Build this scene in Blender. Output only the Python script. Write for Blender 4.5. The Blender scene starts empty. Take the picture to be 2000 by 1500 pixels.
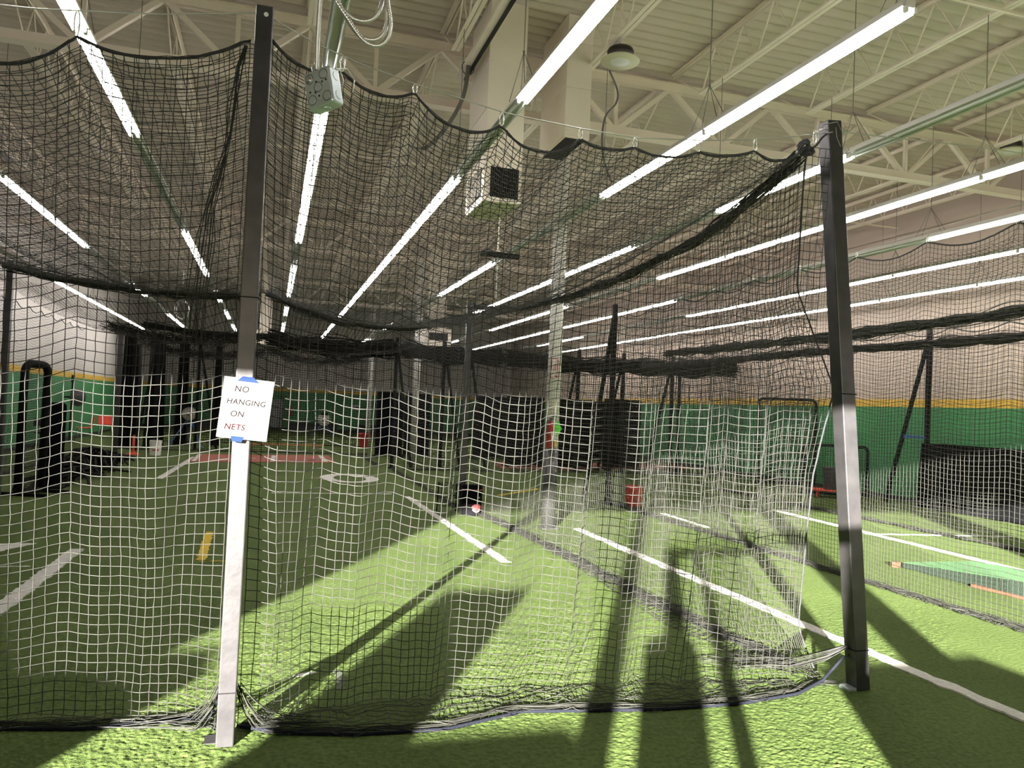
import bpy, bmesh, math, random
import numpy as np
from mathutils import Vector, Matrix
random.seed(7); rng = np.random.default_rng(7)
sc = bpy.context.scene
COL = sc.collection
R = math.radians

# ------------------------------------------------------------------ camera
H = 1.65
yaw, pitch, roll = R(17.04), R(1.81), R(2.457)
fwd = Vector((math.sin(yaw)*math.cos(pitch), math.cos(yaw)*math.cos(pitch), math.sin(pitch)))
rt0 = Vector((math.cos(yaw), -math.sin(yaw), 0)); up0 = rt0.cross(fwd)
rt = rt0*math.cos(roll) + up0*math.sin(roll); up = -rt0*math.sin(roll) + up0*math.cos(roll)
cd = bpy.data.cameras.new('camera'); cam = bpy.data.objects.new('camera', cd); COL.objects.link(cam)
cd.sensor_width = 36.0; cd.lens = 1533.0/2000*36; cd.clip_end = 200; cd.clip_start = .05
m3 = Matrix((rt, up, -fwd)).transposed()
cam.matrix_world = Matrix.Translation((0, 0, H)) @ m3.to_4x4()
sc.camera = cam

# ------------------------------------------------------------------ light
SUN_STRENGTH = 94.0
TUBE_STRENGTH = 42.0
SKY_STRENGTH = 6.0
sc.view_settings.view_transform = 'Standard'; sc.view_settings.look = 'None'
sc.view_settings.gamma = 1.0; sc.view_settings.use_curve_mapping = False
sc.view_settings.exposure = 0.0
sc.cycles.use_denoising = True
sc.cycles.max_bounces = 6; sc.cycles.diffuse_bounces = 4; sc.cycles.glossy_bounces = 2
sc.cycles.caustics_reflective = False; sc.cycles.caustics_refractive = False
sc.cycles.sample_clamp_indirect = 6.0
w = bpy.data.worlds.new('world'); sc.world = w; w.use_nodes = True
nt = w.node_tree; bg = nt.nodes['Background']
sky = nt.nodes.new('ShaderNodeTexSky'); sky.sky_type = 'HOSEK_WILKIE'
sky.sun_direction = Vector((-.463, -.866, .187)).normalized(); sky.turbidity = 3.0; sky.ground_albedo = .3
nt.links.new(sky.outputs[0], bg.inputs[0]); bg.inputs[1].default_value = SKY_STRENGTH
sd = bpy.data.lights.new('sun', 'SUN'); sd.energy = SUN_STRENGTH; sd.angle = R(.6); sd.color = (1.0, .95, .84)
so = bpy.data.objects.new('sun', sd); COL.objects.link(so)
ELT = .215*.882
sdir = Vector((.471, .882, -ELT)).normalized()
so.rotation_euler = sdir.to_track_quat('-Z', 'Y').to_euler()

# ------------------------------------------------------------------ helpers
def s2l(c):
    c = c/255.0
    return c/12.92 if c <= .04045 else ((c+.055)/1.055)**2.4
def rgb(r, g, b): return (s2l(r), s2l(g), s2l(b))

def mat(name, col, rough=.6, metal=0.0, var=0.0, vscale=4.0, bump=0.0, bscale=60.0, spec=.5, col2=None, stretch=None):
    m = bpy.data.materials.new(name); m.use_nodes = True
    n = m.node_tree.nodes; l = m.node_tree.links; b = n['Principled BSDF']
    b.inputs['Base Color'].default_value = (*col, 1); b.inputs['Roughness'].default_value = rough
    b.inputs['Metallic'].default_value = metal; b.inputs['Specular IOR Level'].default_value = spec
    if var or bump or col2:
        tc = n.new('ShaderNodeTexCoord'); src = tc.outputs['Object']
        if stretch:
            mp = n.new('ShaderNodeMapping'); mp.inputs['Scale'].default_value = stretch
            l.new(src, mp.inputs[0]); src = mp.outputs[0]
    if var or col2:
        t = n.new('ShaderNodeTexNoise'); t.inputs['Scale'].default_value = vscale; t.inputs['Detail'].default_value = 5
        l.new(src, t.inputs['Vector'])
        r = n.new('ShaderNodeValToRGB'); r.color_ramp.elements[0].position = .3; r.color_ramp.elements[1].position = .7
        c2 = col2 or tuple(min(1, x*(1+var)) for x in col); c1 = tuple(x*(1-var) for x in col) if not col2 else col
        r.color_ramp.elements[0].color = (*c1, 1); r.color_ramp.elements[1].color = (*c2, 1)
        l.new(t.outputs[0], r.inputs[0]); l.new(r.outputs[0], b.inputs['Base Color'])
    if bump:
        t2 = n.new('ShaderNodeTexNoise'); t2.inputs['Scale'].default_value = bscale; t2.inputs['Detail'].default_value = 4
        bp = n.new('ShaderNodeBump'); bp.inputs['Strength'].default_value = bump; bp.inputs['Distance'].default_value = .02
        l.new(src, t2.inputs['Vector']); l.new(t2.outputs[0], bp.inputs['Height']); l.new(bp.outputs[0], b.inputs['Normal'])
    return m
def emis(name, col, st):
    m = bpy.data.materials.new(name); m.use_nodes = True
    b = m.node_tree.nodes['Principled BSDF']; b.inputs['Base Color'].default_value = (.8, .8, .8, 1)
    b.inputs['Emission Color'].default_value = (*col, 1); b.inputs['Emission Strength'].default_value = st
    return m

class MB:
    """collects shapes in one bmesh"""
    def __init__(s): s.b = bmesh.new()
    def box(s, c, d, rot=None):
        M = Matrix.Translation(c) @ (rot.to_4x4() if rot else Matrix.Identity(4)) @ Matrix.Diagonal((*d, 1))
        bmesh.ops.create_cube(s.b, size=1.0, matrix=M); return s
    def bar(s, p, q, wx, wy=None):
        """square bar from p to q"""
        p, q = Vector(p), Vector(q); d = q-p; L = d.length
        z = d.normalized(); ref = Vector((0, 1, 0)) if abs(z.y) < .9 else Vector((1, 0, 0))
        x = ref.cross(z).normalized(); y = z.cross(x)
        M = Matrix.Translation((p+q)/2) @ Matrix((x, y, z)).transposed().to_4x4() @ Matrix.Diagonal((wx, wy or wx, L, 1))
        bmesh.ops.create_cube(s.b, size=1.0, matrix=M); return s
    def cyl(s, p, q, r1, r2=None, seg=12, caps=True):
        p, q = Vector(p), Vector(q); d = q-p
        M = Matrix.Translation((p+q)/2) @ d.to_track_quat('Z', 'Y').to_matrix().to_4x4()
        bmesh.ops.create_cone(s.b, cap_ends=caps, segments=seg, radius1=r1, radius2=r1 if r2 is None else r2, depth=d.length, matrix=M); return s
    def sph(s, c, r, sc3=(1, 1, 1), u=12, v=8):
        bmesh.ops.create_uvsphere(s.b, u_segments=u, v_segments=v, radius=r, matrix=Matrix.Translation(c) @ Matrix.Diagonal((*sc3, 1))); return s
    def tube(s, pts, r, seg=6, closed=False):
        pts = [Vector(p) for p in pts]; n = len(pts); rings = []
        prev = None
        for i, p in enumerate(pts):
            a = pts[(i-1) % n] if (i or closed) else p; c = pts[(i+1) % n] if (i < n-1 or closed) else p
            t = (c-a).normalized()
            if prev is None:
                ref = Vector((0, 0, 1)) if abs(t.z) < .9 else Vector((1, 0, 0)); x = ref.cross(t).normalized()
            else:
                x = (prev - t*prev.dot(t))
                x = x.normalized() if x.length > 1e-6 else Vector((1, 0, 0))
            prev = x; y = t.cross(x)
            rings.append([s.b.verts.new(p + (x*math.cos(2*math.pi*k/seg) + y*math.sin(2*math.pi*k/seg))*r) for k in range(seg)])
        for i in range(n if closed else n-1):
            A, B = rings[i], rings[(i+1) % n]
            for k in range(seg): s.b.faces.new((A[k], A[(k+1) % seg], B[(k+1) % seg], B[k]))
        if not closed:
            s.b.faces.new(rings[0][::-1]); s.b.faces.new(rings[-1])
        return s
    def lathe(s, c, prof, seg=20, axis=None):
        """prof: list of (r, z)"""
        M = Matrix.Translation(c)
        if axis is not None: M = M @ Vector(axis).to_track_quat('Z', 'Y').to_matrix().to_4x4()
        rings = [[s.b.verts.new(M @ Vector((r*math.cos(2*math.pi*k/seg), r*math.sin(2*math.pi*k/seg), z))) for k in range(seg)] for r, z in prof]
        for A, B in zip(rings, rings[1:]):
            for k in range(seg): s.b.faces.new((A[k], A[(k+1) % seg], B[(k+1) % seg], B[k]))
        s.b.faces.new(rings[0][::-1]); s.b.faces.new(rings[-1]); return s
    def poly(s, pts, th=0.0):
        vs = [s.b.verts.new(p) for p in pts]; f = s.b.faces.new(vs)
        if th:
            r = bmesh.ops.extrude_face_region(s.b, geom=[f])
            bmesh.ops.translate(s.b, vec=(0, 0, th), verts=[e for e in r['geom'] if isinstance(e, bmesh.types.BMVert)])
        return s
    def bevel(s, w, seg=2, ang=30):
        es = [e for e in s.b.edges if e.is_manifold and e.calc_face_angle(0) > R(ang)]
        bmesh.ops.bevel(s.b, geom=es, offset=w, segments=seg, affect='EDGES', profile=.5, clamp_overlap=True); return s
    def mesh(s, name, m, smooth=False):
        bmesh.ops.recalc_face_normals(s.b, faces=s.b.faces)
        me = bpy.data.meshes.new(name); s.b.to_mesh(me); s.b.free(); me.materials.append(m)
        if smooth:
            for p in me.polygons: p.use_smooth = True
        return me
    def obj(s, name, m, parent=None, smooth=False):
        return link(name, s.mesh(name, m, smooth), parent)

def link(name, me, parent=None):
    o = bpy.data.objects.new(name, me); COL.objects.link(o)
    if parent: o.parent = parent
    return o
def text_mesh(cu, parent):
    tmp = bpy.data.objects.new('tmp_text', cu); COL.objects.link(tmp)
    me = bpy.data.meshes.new_from_object(tmp.evaluated_get(bpy.context.evaluated_depsgraph_get())); bpy.data.objects.remove(tmp)
    if not me.materials: me.materials.append(cu.materials[0])
    return link('lettering', me, parent)
def tag(o, label, cat, group=None, kind=None):
    o['label'] = label; o['category'] = cat
    if group: o['group'] = group
    if kind: o['kind'] = kind
    return o
def thing(name, label, cat, loc=(0, 0, 0), group=None, rz=0):
    o = bpy.data.objects.new(name, None); COL.objects.link(o); o.location = loc; o.rotation_euler = (0, 0, rz)
    o.empty_display_size = .1
    return tag(o, label, cat, group)
def struct(o): o['kind'] = 'structure'; return o
def stuff(o): o['kind'] = 'stuff'; return o
def np_mesh(name, V, F, m):
    me = bpy.data.meshes.new(name); n = len(F)
    me.vertices.add(len(V)); me.vertices.foreach_set('co', np.asarray(V, np.float32).ravel())
    me.loops.add(n*4); me.loops.foreach_set('vertex_index', np.asarray(F, np.int32).ravel())
    me.polygons.add(n); me.polygons.foreach_set('loop_start', np.arange(0, n*4, 4, dtype=np.int32))
    me.update(calc_edges=True); me.materials.append(m); return me
def norm(a): return a/np.maximum(np.linalg.norm(a, axis=-1, keepdims=True), 1e-9)
def grid_net(P, r, sides=3, knots=0.0):
    """strings along both directions of a grid of points P (nu, nv, 3) -> verts, quads"""
    tu = norm(np.gradient(P, axis=0)); tv = norm(np.gradient(P, axis=1)); nn = norm(np.cross(tu, tv))
    Vs, Fs, off = [], [], 0
    for Q, t in ((P, tu), (P.transpose(1, 0, 2), tv.transpose(1, 0, 2))):
        nq = nn if Q is P else nn.transpose(1, 0, 2)
        b = norm(np.cross(nq, t)); a, c = Q.shape[:2]
        if sides == 2: rings = np.stack([Q - b*r, Q + b*r], 2)
        else:
            an = [math.pi/2 + 2*math.pi*k/sides for k in range(sides)]
            rings = np.stack([Q + r*(b*math.cos(x) + nq*math.sin(x)) for x in an], 2)
        S = sides; idx = np.arange(a*c*S).reshape(a, c, S) + off
        ks = range(S) if S > 2 else range(1)
        for k in ks:
            k2 = (k+1) % S
            Fs.append(np.stack([idx[:-1, :, k], idx[:-1, :, k2], idx[1:, :, k2], idx[1:, :, k]], -1).reshape(-1, 4))
        Vs.append(rings.reshape(-1, 3)); off += a*c*S
    if knots:
        C = P.reshape(-1, 3); N = len(C)
        d = np.array([[1, 0, 0], [0, 1, 0], [-1, 0, 0], [0, -1, 0], [0, 0, 1], [0, 0, -1]], float)*knots
        Vs.append((C[:, None, :] + d[None]).reshape(-1, 3)); base = np.arange(N)[:, None]*6 + off
        for q in ((0, 1, 4, 4), (1, 2, 4, 4), (2, 3, 4, 4), (3, 0, 4, 4), (1, 0, 5, 5), (2, 1, 5, 5), (3, 2, 5, 5), (0, 3, 5, 5)):
            pass
        for q in ((0, 4, 2, 5), (1, 4, 3, 5), (0, 1, 2, 3)): Fs.append(base + np.array(q)[None])
    return np.concatenate(Vs), np.concatenate(Fs)
def strands(paths, r, sides=3):
    """paths: list of (n,3) arrays -> tubes"""
    Vs, Fs, off = [], [], 0
    for p in paths:
        p = np.asarray(p, float); t = norm(np.gradient(p, axis=0))
        ref = np.where(np.abs(t[:, 2:3]) < .9, np.array([[0, 0, 1.]]), np.array([[1., 0, 0]]))
        x = norm(np.cross(ref, t)); y = np.cross(t, x)
        ring = np.stack([p + r*(x*math.cos(2*math.pi*k/sides) + y*math.sin(2*math.pi*k/sides)) for k in range(sides)], 1)
        n = len(p); idx = np.arange(n*sides).reshape(n, sides) + off
        for k in range(sides):
            k2 = (k+1) % sides
            Fs.append(np.stack([idx[:-1, k], idx[:-1, k2], idx[1:, k2], idx[1:, k]], -1))
        Vs.append(ring.reshape(-1, 3)); off += n*sides
    return np.concatenate(Vs), np.concatenate(Fs)
def resample(pts, n):
    pts = np.asarray(pts, float); d = np.r_[0, np.cumsum(np.linalg.norm(np.diff(pts, axis=0), axis=1))]
    s = np.linspace(0, d[-1], n); return np.stack([np.interp(s, d, pts[:, k]) for k in range(3)], 1)
def smooth_noise(n, k):
    """n samples of smooth noise with k control values"""
    c = rng.normal(size=k+1); x = np.linspace(0, k, n); i = np.minimum(x.astype(int), k-1); f = x-i; f = f*f*(3-2*f)
    return c[i]*(1-f) + c[i+1]*f
def bundle(path, n, rad, step=.05, flat=1.0, zmin=None, wave=.22):
    """n loose strands wandering round a path"""
    path = np.asarray(path, float); L = np.linalg.norm(np.diff(path, axis=0), axis=1).sum(); m = max(6, int(L/step)); out = []
    c = resample(path, m); k = max(2, int(L/wave))
    for _ in range(n):
        o = np.stack([smooth_noise(m, k), smooth_noise(m, k), smooth_noise(m, k)*flat], 1)*rad*.6
        q = c+o
        if zmin is not None: q[:, 2] = np.maximum(q[:, 2], zmin + .004*rng.random(m))
        out.append(q)
    return out

# ------------------------------------------------------------------ materials
M_net = mat('net_black', (.023, .0232, .0205), .6, spec=.3)
M_netfar = mat('net_black_far', (.009, .0085, .008), .8, spec=.1)
M_rope = mat('rope_black', (.016, .016, .02), .7, bump=.4, bscale=160)
M_ropeblue = mat('rope_navy', (.007, .008, .013), .85, spec=.1, bump=.5, bscale=120)
M_post = mat('steel_dark', (.072, .069, .074), .32, metal=.72, var=.18, vscale=9, bump=.05, bscale=30)
M_black = mat('black_paint', (.008, .008, .009), .7, spec=.06)
M_blackpad = mat('black_vinyl', (.006, .006, .007), .85, spec=.0)
M_ceil = mat('ceiling_paint', (.68, .59, .525), .75, var=.05, vscale=.7)
M_steelw = mat('white_steel', (.86, .76, .67), .6, var=.03, vscale=2)
M_wall = mat('wall_paint', (.54, .505, .485), .85, var=.04, vscale=.6, bump=.08, bscale=9)
M_green = mat('wall_green', (.045, .205, .075), .6, var=.07, vscale=.8)
M_yellow = mat('wall_yellow', (.62, .40, .06), .6, var=.05, vscale=2)
M_base = mat('base_black', (.015, .015, .015), .7)
M_duct = mat('duct_white', (.86, .78, .68), .5, var=.03, vscale=2)
M_ductin = mat('duct_dark', (.008, .008, .008), .9)
M_galv = mat('galvanised', (.42, .48, .53), .36, metal=.55, var=.12, vscale=14)
M_flex = mat('flex_conduit', (.55, .55, .54), .32, metal=.85)
M_chan = mat('fixture_white', (.62, .60, .56), .4)
M_tubeoff = mat('tube_off', (.62, .66, .62), .25)
M_tube = emis('tube_lit', (1.0, .955, .90), TUBE_STRENGTH)
M_wire = mat('wire_grey', (.16, .15, .14), .5, metal=.5)
M_cable = mat('cable_steel', (.42, .42, .40), .35, metal=.7)
M_clip = mat('clip_steel', (.72, .72, .70), .25, metal=.9)
M_line = mat('line_white', (.62, .60, .58), .9, var=.12, vscale=30, bump=.8, bscale=90)
M_liney = mat('line_yellow', (.60, .42, .03), .9, var=.1, vscale=30, bump=.8, bscale=90)
M_clay = mat('clay_turf', (.26, .075, .05), .9, var=.1, vscale=12)
M_red = mat('red_plastic', (.80, .075, .05), .4)
M_redd = mat('red_dark', (.32, .015, .018), .4)
M_orange = mat('orange_rubber', (.62, .07, .015), .5)
M_white = mat('white_plastic', (.72, .72, .70), .4)
M_edge = mat('sign_edge', (.017, .018, .018), .6)
M_paper = mat('whiteboard', (.15, .15, .15), .6, spec=.1)
M_tape = mat('blue_tape', (.0045, .0125, .045), .8, spec=.1)
M_badge = mat('badge_red', (.20, .035, .04), .6)
M_badgew = mat('badge_white', (.30, .30, .30), .6)
M_ink = mat('faded_marker', (.008, .0062, .0064), .9, spec=.0)
M_inkred = mat('faded_red_marker', (.016, .0035, .0042), .9, spec=.0)
M_dgreen = mat('platform_turf', (.046, .14, .045), .85, var=.2, vscale=40, bump=.9, bscale=110)
M_wood = mat('plywood', (.45, .22, .09), .7, var=.2, vscale=12)
M_blue = mat('blue_paint', (.03, .09, .28), .4)
M_tyre = mat('wheel_grey', (.42, .40, .36), .6, var=.2, vscale=18)
M_dark = mat('charcoal', (.03, .03, .032), .5)
M_chrome = mat('chrome', (.6, .6, .6), .2, metal=1.0)
M_tagg = mat('green_tag', (.12, .70, .06), .6)
M_tagy = mat('yellow_tag', (.75, .60, .05), .6)
M_pink = mat('faded_red_print', (.52, .13, .15), .6)
M_glass = mat('mirror_grey', (.25, .26, .27), .3)
M_dish = mat('cream_dish', (.60, .58, .42), .5)
M_brown = mat('dark_bronze', (.02, .013, .01), .4)
M_col = mat('column_white', (.68, .66, .63), .35, var=.03, vscale=3)
M_sleeve = mat('sleeve_metal', (.10, .10, .105), .3, metal=.75, var=.15, vscale=30, bump=.06, bscale=40)
M_smear = mat('paint_smear', (.10, .11, .09), .95, spec=.1)
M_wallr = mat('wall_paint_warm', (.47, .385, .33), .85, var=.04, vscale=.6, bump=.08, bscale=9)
M_dgreens = mat('platform_turf_shaded', (.0015, .0125, .003), .9, var=.25, vscale=45, bump=.9, bscale=110)  # same platform turf darkened, putting the side faces' shade into the colour
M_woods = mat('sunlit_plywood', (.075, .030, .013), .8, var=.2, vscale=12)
M_pave = mat('pavement', (.22, .215, .2), .9, var=.1, vscale=2)
M_wood2 = mat('counter_wood', (.22, .13, .07), .5, var=.2, vscale=3)

def turf_mat():
    m = bpy.data.materials.new('turf'); m.use_nodes = True; n = m.node_tree.nodes; l = m.node_tree.links; b = n['Principled BSDF']
    b.inputs['Roughness'].default_value = .85; b.inputs['Specular IOR Level'].default_value = .12
    tc = n.new('ShaderNodeTexCoord')
    def noise(s, d=3):
        t = n.new('ShaderNodeTexNoise'); t.inputs['Scale'].default_value = s; t.inputs['Detail'].default_value = d
        l.new(tc.outputs['Object'], t.inputs['Vector']); return t
    big, mid, fine = noise(.9, 4), noise(38, 4), noise(170, 2)
    r = n.new('ShaderNodeValToRGB'); r.color_ramp.elements[0].position = .32; r.color_ramp.elements[1].position = .72
    r.color_ramp.elements[0].color = (.040, .066, .0155, 1); r.color_ramp.elements[1].color = (.096, .134, .039, 1)
    mx = n.new('ShaderNodeMix'); mx.data_type = 'FLOAT'; mx.inputs[0].default_value = .35
    l.new(mid.outputs[0], mx.inputs[2]); l.new(big.outputs[0], mx.inputs[3]); l.new(mx.outputs[0], r.inputs[0]); l.new(r.outputs[0], b.inputs['Base Color'])
    b1 = n.new('ShaderNodeBump'); b1.inputs['Strength'].default_value = .55; b1.inputs['Distance'].default_value = .012
    b2 = n.new('ShaderNodeBump'); b2.inputs['Strength'].default_value = .5; b2.inputs['Distance'].default_value = .004
    l.new(mid.outputs[0], b1.inputs['Height']); l.new(fine.outputs[0], b2.inputs['Height'])
    l.new(b1.outputs[0], b2.inputs['Normal']); l.new(b2.outputs[0], b.inputs['Normal'])
    return m
M_turf = turf_mat()

# ------------------------------------------------------------------ room shell
XL, XR, YB, YF, ZD = -6.35, 13.35, 44.0, -1.5, 6.68
fl = MB(); fl.box(((XL+XR)/2, (YB-2.0)/2, -.05), (XR-XL+.4, YB+2.4, .1)); struct(fl.obj('floor', M_turf))
# pile of the turf near the camera, as real relief
def noise_img(n, px):
    f = np.fft.fftfreq(n)[:, None]**2 + np.fft.fftfreq(n)[None]**2; a = rng.normal(size=(n, n))
    a = np.real(np.fft.ifft2(np.fft.fft2(a)*np.exp(-f*(px*math.pi)**2*.5))); return a/a.std()
NI = noise_img(1024, 1.7)*.85 + noise_img(1024, 5.0)*.42
def turf_h(x, y):
    u, v = (x/.0045) % 1024, (y/.0045) % 1024; i, j = u.astype(int), v.astype(int); a, b = u-i, v-j; i2, j2 = (i+1) % 1024, (j+1) % 1024
    return NI[i, j]*(1-a)*(1-b)+NI[i2, j]*a*(1-b)+NI[i, j2]*(1-a)*b+NI[i2, j2]*a*b
ys = [2.3]
while ys[-1] < 7.6: ys.append(ys[-1]+.0062*max(1, (ys[-1]/3.4)**1.3))
ys = np.array(ys); U = np.linspace(0, 1, 900)
xl, xr = -1.25-.42*(ys-2.3), 2.7+1.03*(ys-2.3)
GX = xl[None]+(xr-xl)[None]*U[:, None]; GYY = np.repeat(ys[None], 900, 0)
wgt = np.clip((7.5-GYY)/2.5, 0, 1)*np.clip((GX-xl[None])/.4, 0, 1)*np.clip((xr[None]-GX)/.4, 0, 1)*np.clip((GYY-2.3)/.1, 0, 1)
GZ = .002+np.clip(.005+.0017*turf_h(GX, GYY), 0, .014)*wgt
idx = np.arange(GX.size).reshape(GX.shape)
tp_ = np_mesh('turf_pile', np.stack([GX, GYY, GZ], -1).reshape(-1, 3), np.stack([idx[:-1, :-1], idx[1:, :-1], idx[1:, 1:], idx[:-1, 1:]], -1).reshape(-1, 4), M_turf)
for p_ in (tp_,): p_.polygons.foreach_set('use_smooth', np.ones(len(p_.polygons), bool))
stuff(link('turf_pile', tp_, bpy.data.objects['floor']))
# corrugated roof deck: flutes run across the joists
prof = []; y = YF-.3; pt = .20
while y < YB+.2:
    prof += [(y, 0), (y+.085, 0), (y+.11, .08), (y+.175, .08)]; y += pt
V = [];
for (yy, zz) in prof: V += [(XL-.1, yy, ZD+zz), (XR+.1, yy, ZD+zz)]
F = [(2*i, 2*i+1, 2*i+3, 2*i+2) for i in range(len(prof)-1)]
struct(link('ceiling', np_mesh('ceiling', np.array(V), np.array(F), M_ceil)))
r_ = MB(); r_.box(((XL+XR)/2, (YB+YF)/2, ZD+.18), (XR-XL+.6, YB-YF+1, .06)); struct(r_.obj('trim_10', M_ceil))
for nm, x, s in (('left', XL, -1), ('right', XR, 1)):
    m = MB(); m.box((x+s*.1, (YB+YF)/2, ZD/2), (.2, YB-YF+.4, ZD)); struct(m.obj('wall_'+nm, M_wall if s < 0 else M_wallr))
    m = MB(); m.box((x-s*.012, (YB+YF)/2, 1.03), (.024, YB-YF, 2.06)); struct(m.obj('trim_'+('1' if s < 0 else '2'), M_green))
    m = MB(); m.box((x-s*.014, (YB+YF)/2, 2.145), (.028, YB-YF, .17)); struct(m.obj('trim_'+('3' if s < 0 else '4'), M_yellow))
    m = MB(); m.box((x-s*.03, (YB+YF)/2, .05), (.03, YB-YF-.1, .1)); struct(m.obj('baseboard_'+nm, M_base))
# seams of the insulated panels on the right wall
m = MB(); m.box((XR-.05, 22, 5.95), (.1, 43.6, .10)); struct(m.obj('trim_7', M_wallr))
m = MB(); m.box((XR-.015, 22, 4.35), (.03, 43.6, .03)); struct(m.obj('trim_8', M_wallr))
m = MB(); m.box(((XL+XR)/2, YB+.1, ZD/2), (XR-XL, .2, ZD)); struct(m.obj('wall_back', M_wall))
m = MB(); m.box(((XL+XR)/2, YB-.012, 1.03), (XR-XL-.1, .024, 2.06)); struct(m.obj('trim_5', M_green))
m = MB(); m.box(((XL+XR)/2, YB-.014, 2.145), (XR-XL-.1, .028, .17)); struct(m.obj('trim_6', M_yellow))
m = MB(); m.box(((XL+XR)/2, YB-.03, .05), (XR-XL-.1, .03, .1)); struct(m.obj('baseboard_back', M_base))
# storefront wall behind the camera, with the window openings the sun comes through
fw = MB(); T = .2; yc = YF-T/2
fw.box(((XL-4.37)/2, yc, ZD/2), (-4.37-XL, T, ZD))
fw.box(((-4.37+XR)/2, yc, (3.02+ZD)/2), (XR+4.37, T, ZD-3.02))
fw.box((1.28, yc, 1.51), (.30, T, 3.02))
fw.box((4.85, yc, 1.51), (.75, T, 3.02))
fw.box((12.2, yc, 1.51), (XR-11.05, T, 3.02))
struct(fw.obj('wall_front', M_wall))
m = MB(); m.box((3.5, -21.8, -.06), (60, 40, .1)); struct(m.obj('floor_outside', M_pave))
for i, (a, b_, mull) in enumerate(((-4.37, 1.13, [-1.18]), (1.43, 4.47, []), (5.23, 11.0, [8.1])), 1):
    m = MB(); m.box(((a+b_)/2, yc, .05), (b_-a, .1, .1)); m.box(((a+b_)/2, yc, 2.99), (b_-a, .1, .06))
    for x in mull: m.box((x, yc, 1.51), (.15 if x < 0 else .08, .1, 3.0))
    struct(m.obj('window_%d' % i, M_dark))

# ------------------------------------------------------------------ roof steel
JX = [1.98+1.735*k for k in range(-4, 7)]
GY = [-1.05, 10.39, 21.94, 33.5]
def ordn(i): return ['first', 'second', 'third', 'fourth', 'fifth', 'sixth', 'seventh', 'eighth', 'ninth', 'tenth', 'eleventh', 'twelfth', 'thirteenth', 'fourteenth', 'fifteenth'][i]
mw = MB().bar((0, 0, 0), (0, 0, 1), .07).mesh('truss_web', M_steelw)
def bar_obj(name, me, p, q, parent):
    o = link(name, me, parent); p, q = Vector(p), Vector(q); d = q-p
    o.location = p; o.rotation_mode = 'QUATERNION'; o.rotation_quaternion = d.to_track_quat('Z', 'Y'); o.scale = (1, 1, d.length); return o
for gi, gy in enumerate(GY):
    t = thing('roof_truss', ['white roof truss above and behind the storefront window', 'white roof truss crossing the ceiling over the nearer round column',
              'white roof truss over the second column deep in the hall', 'white roof truss farthest from the camera, over the third column'][gi], 'roof truss', (0, gy, 0), 'roof trusses across the hall')
    m = MB(); x0, x1 = XL+.02, XR-.02
    m.box(((x0+x1)/2, 0, 6.555), (x1-x0, .17, .012)); m.box(((x0+x1)/2, .045, 6.50), (x1-x0, .012, .11)); m.box(((x0+x1)/2, -.045, 6.50), (x1-x0, .012, .11)); m.obj('top_chord', M_steelw, t)
    m = MB(); m.box(((x0+x1)/2, 0, 5.69), (x1-x0, .17, .012)); m.box(((x0+x1)/2, .045, 5.75), (x1-x0, .012, .12)); m.box(((x0+x1)/2, -.045, 5.75), (x1-x0, .012, .12)); m.obj('bottom_chord', M_steelw, t)
    for i in range(len(JX)):
        top = (JX[i], 0, 6.50)
        for s in (-.86, .86):
            b = (JX[i]+s, 0, 5.75)
            if XL+.1 < b[0] < XR-.1: bar_obj('web', mw, b, top, t)
        if i < len(JX)-1: bar_obj('vertical', mw, (JX[i]+.867, 0, 5.75), (JX[i]+.867, 0, 6.50), t).scale = (.75, .75, .75)
jw = MB().cyl((0, 0, 0), (0, 0, 1), .011, seg=6).mesh('joist_web', M_steelw)
YE = GY+[YB-.02]
for bi in range(4):
    ya, yb = YE[bi]+.12, YE[bi+1]-.12; L = yb-ya
    near = bi < 2
    mt = MB(); 
    for s in (-.03, .03): mt.box((s, L/2, 6.645), (.05, L, .008)).box((s*.45, L/2, 6.62), (.008, L, .05))
    mt = mt.mesh('top_chord', M_steelw)
    mb = MB()
    for s in (-.03, .03): mb.box((s, L/2, 6.07), (.05, L-1.6, .008)).box((s*.45, L/2, 6.095), (.008, L-1.6, .05))
    mb = mb.mesh('bottom_chord', M_steelw)
    n = int(round((L-1.6)/.62)); ys = np.linspace(.8, L-.8, n+1)
    segs = [((0, 0, 6.62), (0, .8, 6.09)), ((0, L, 6.62), (0, L-.8, 6.09))]
    for k in range(n):
        a, b, c = ys[k], (ys[k]+ys[k+1])/2, ys[k+1]
        segs += [((0, a, 6.09), (0, b, 6.62)), ((0, b, 6.62), (0, c, 6.09))]
    if not near:
        mm = MB()
        for p, q in segs: mm.bar(p, q, .02)
        mm = mm.mesh('web', M_steelw)
    for ji, x in enumerate(JX):
        t = thing('bar_joist', 'white open-web joist, %s from the left wall, %s' % (ordn(ji), ['between window wall and first truss', 'between first and second trusses', 'between second and third trusses', 'between third truss and back wall'][bi]), 'joist', (x, ya, 0), 'bar joists under the roof deck')
        link('top_chord', mt, t); link('bottom_chord', mb, t)
        if near:
            for p, q in segs: bar_obj('web', jw, p, q, t)
        else: stuff(link('web', mm, t))
for k, y in enumerate((2.6, 6.3, 14.2, 18.0, 26)):
    m = MB(); m.bar((XL+.05, y, 6.055), (XR-.05, y, 6.055), .03)
    tag(m.obj('bridging_rod', M_steelw), 'thin white bridging rod across the joists, %s from the front' % ordn(k), 'rod', 'bridging rods under the joists')

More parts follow.
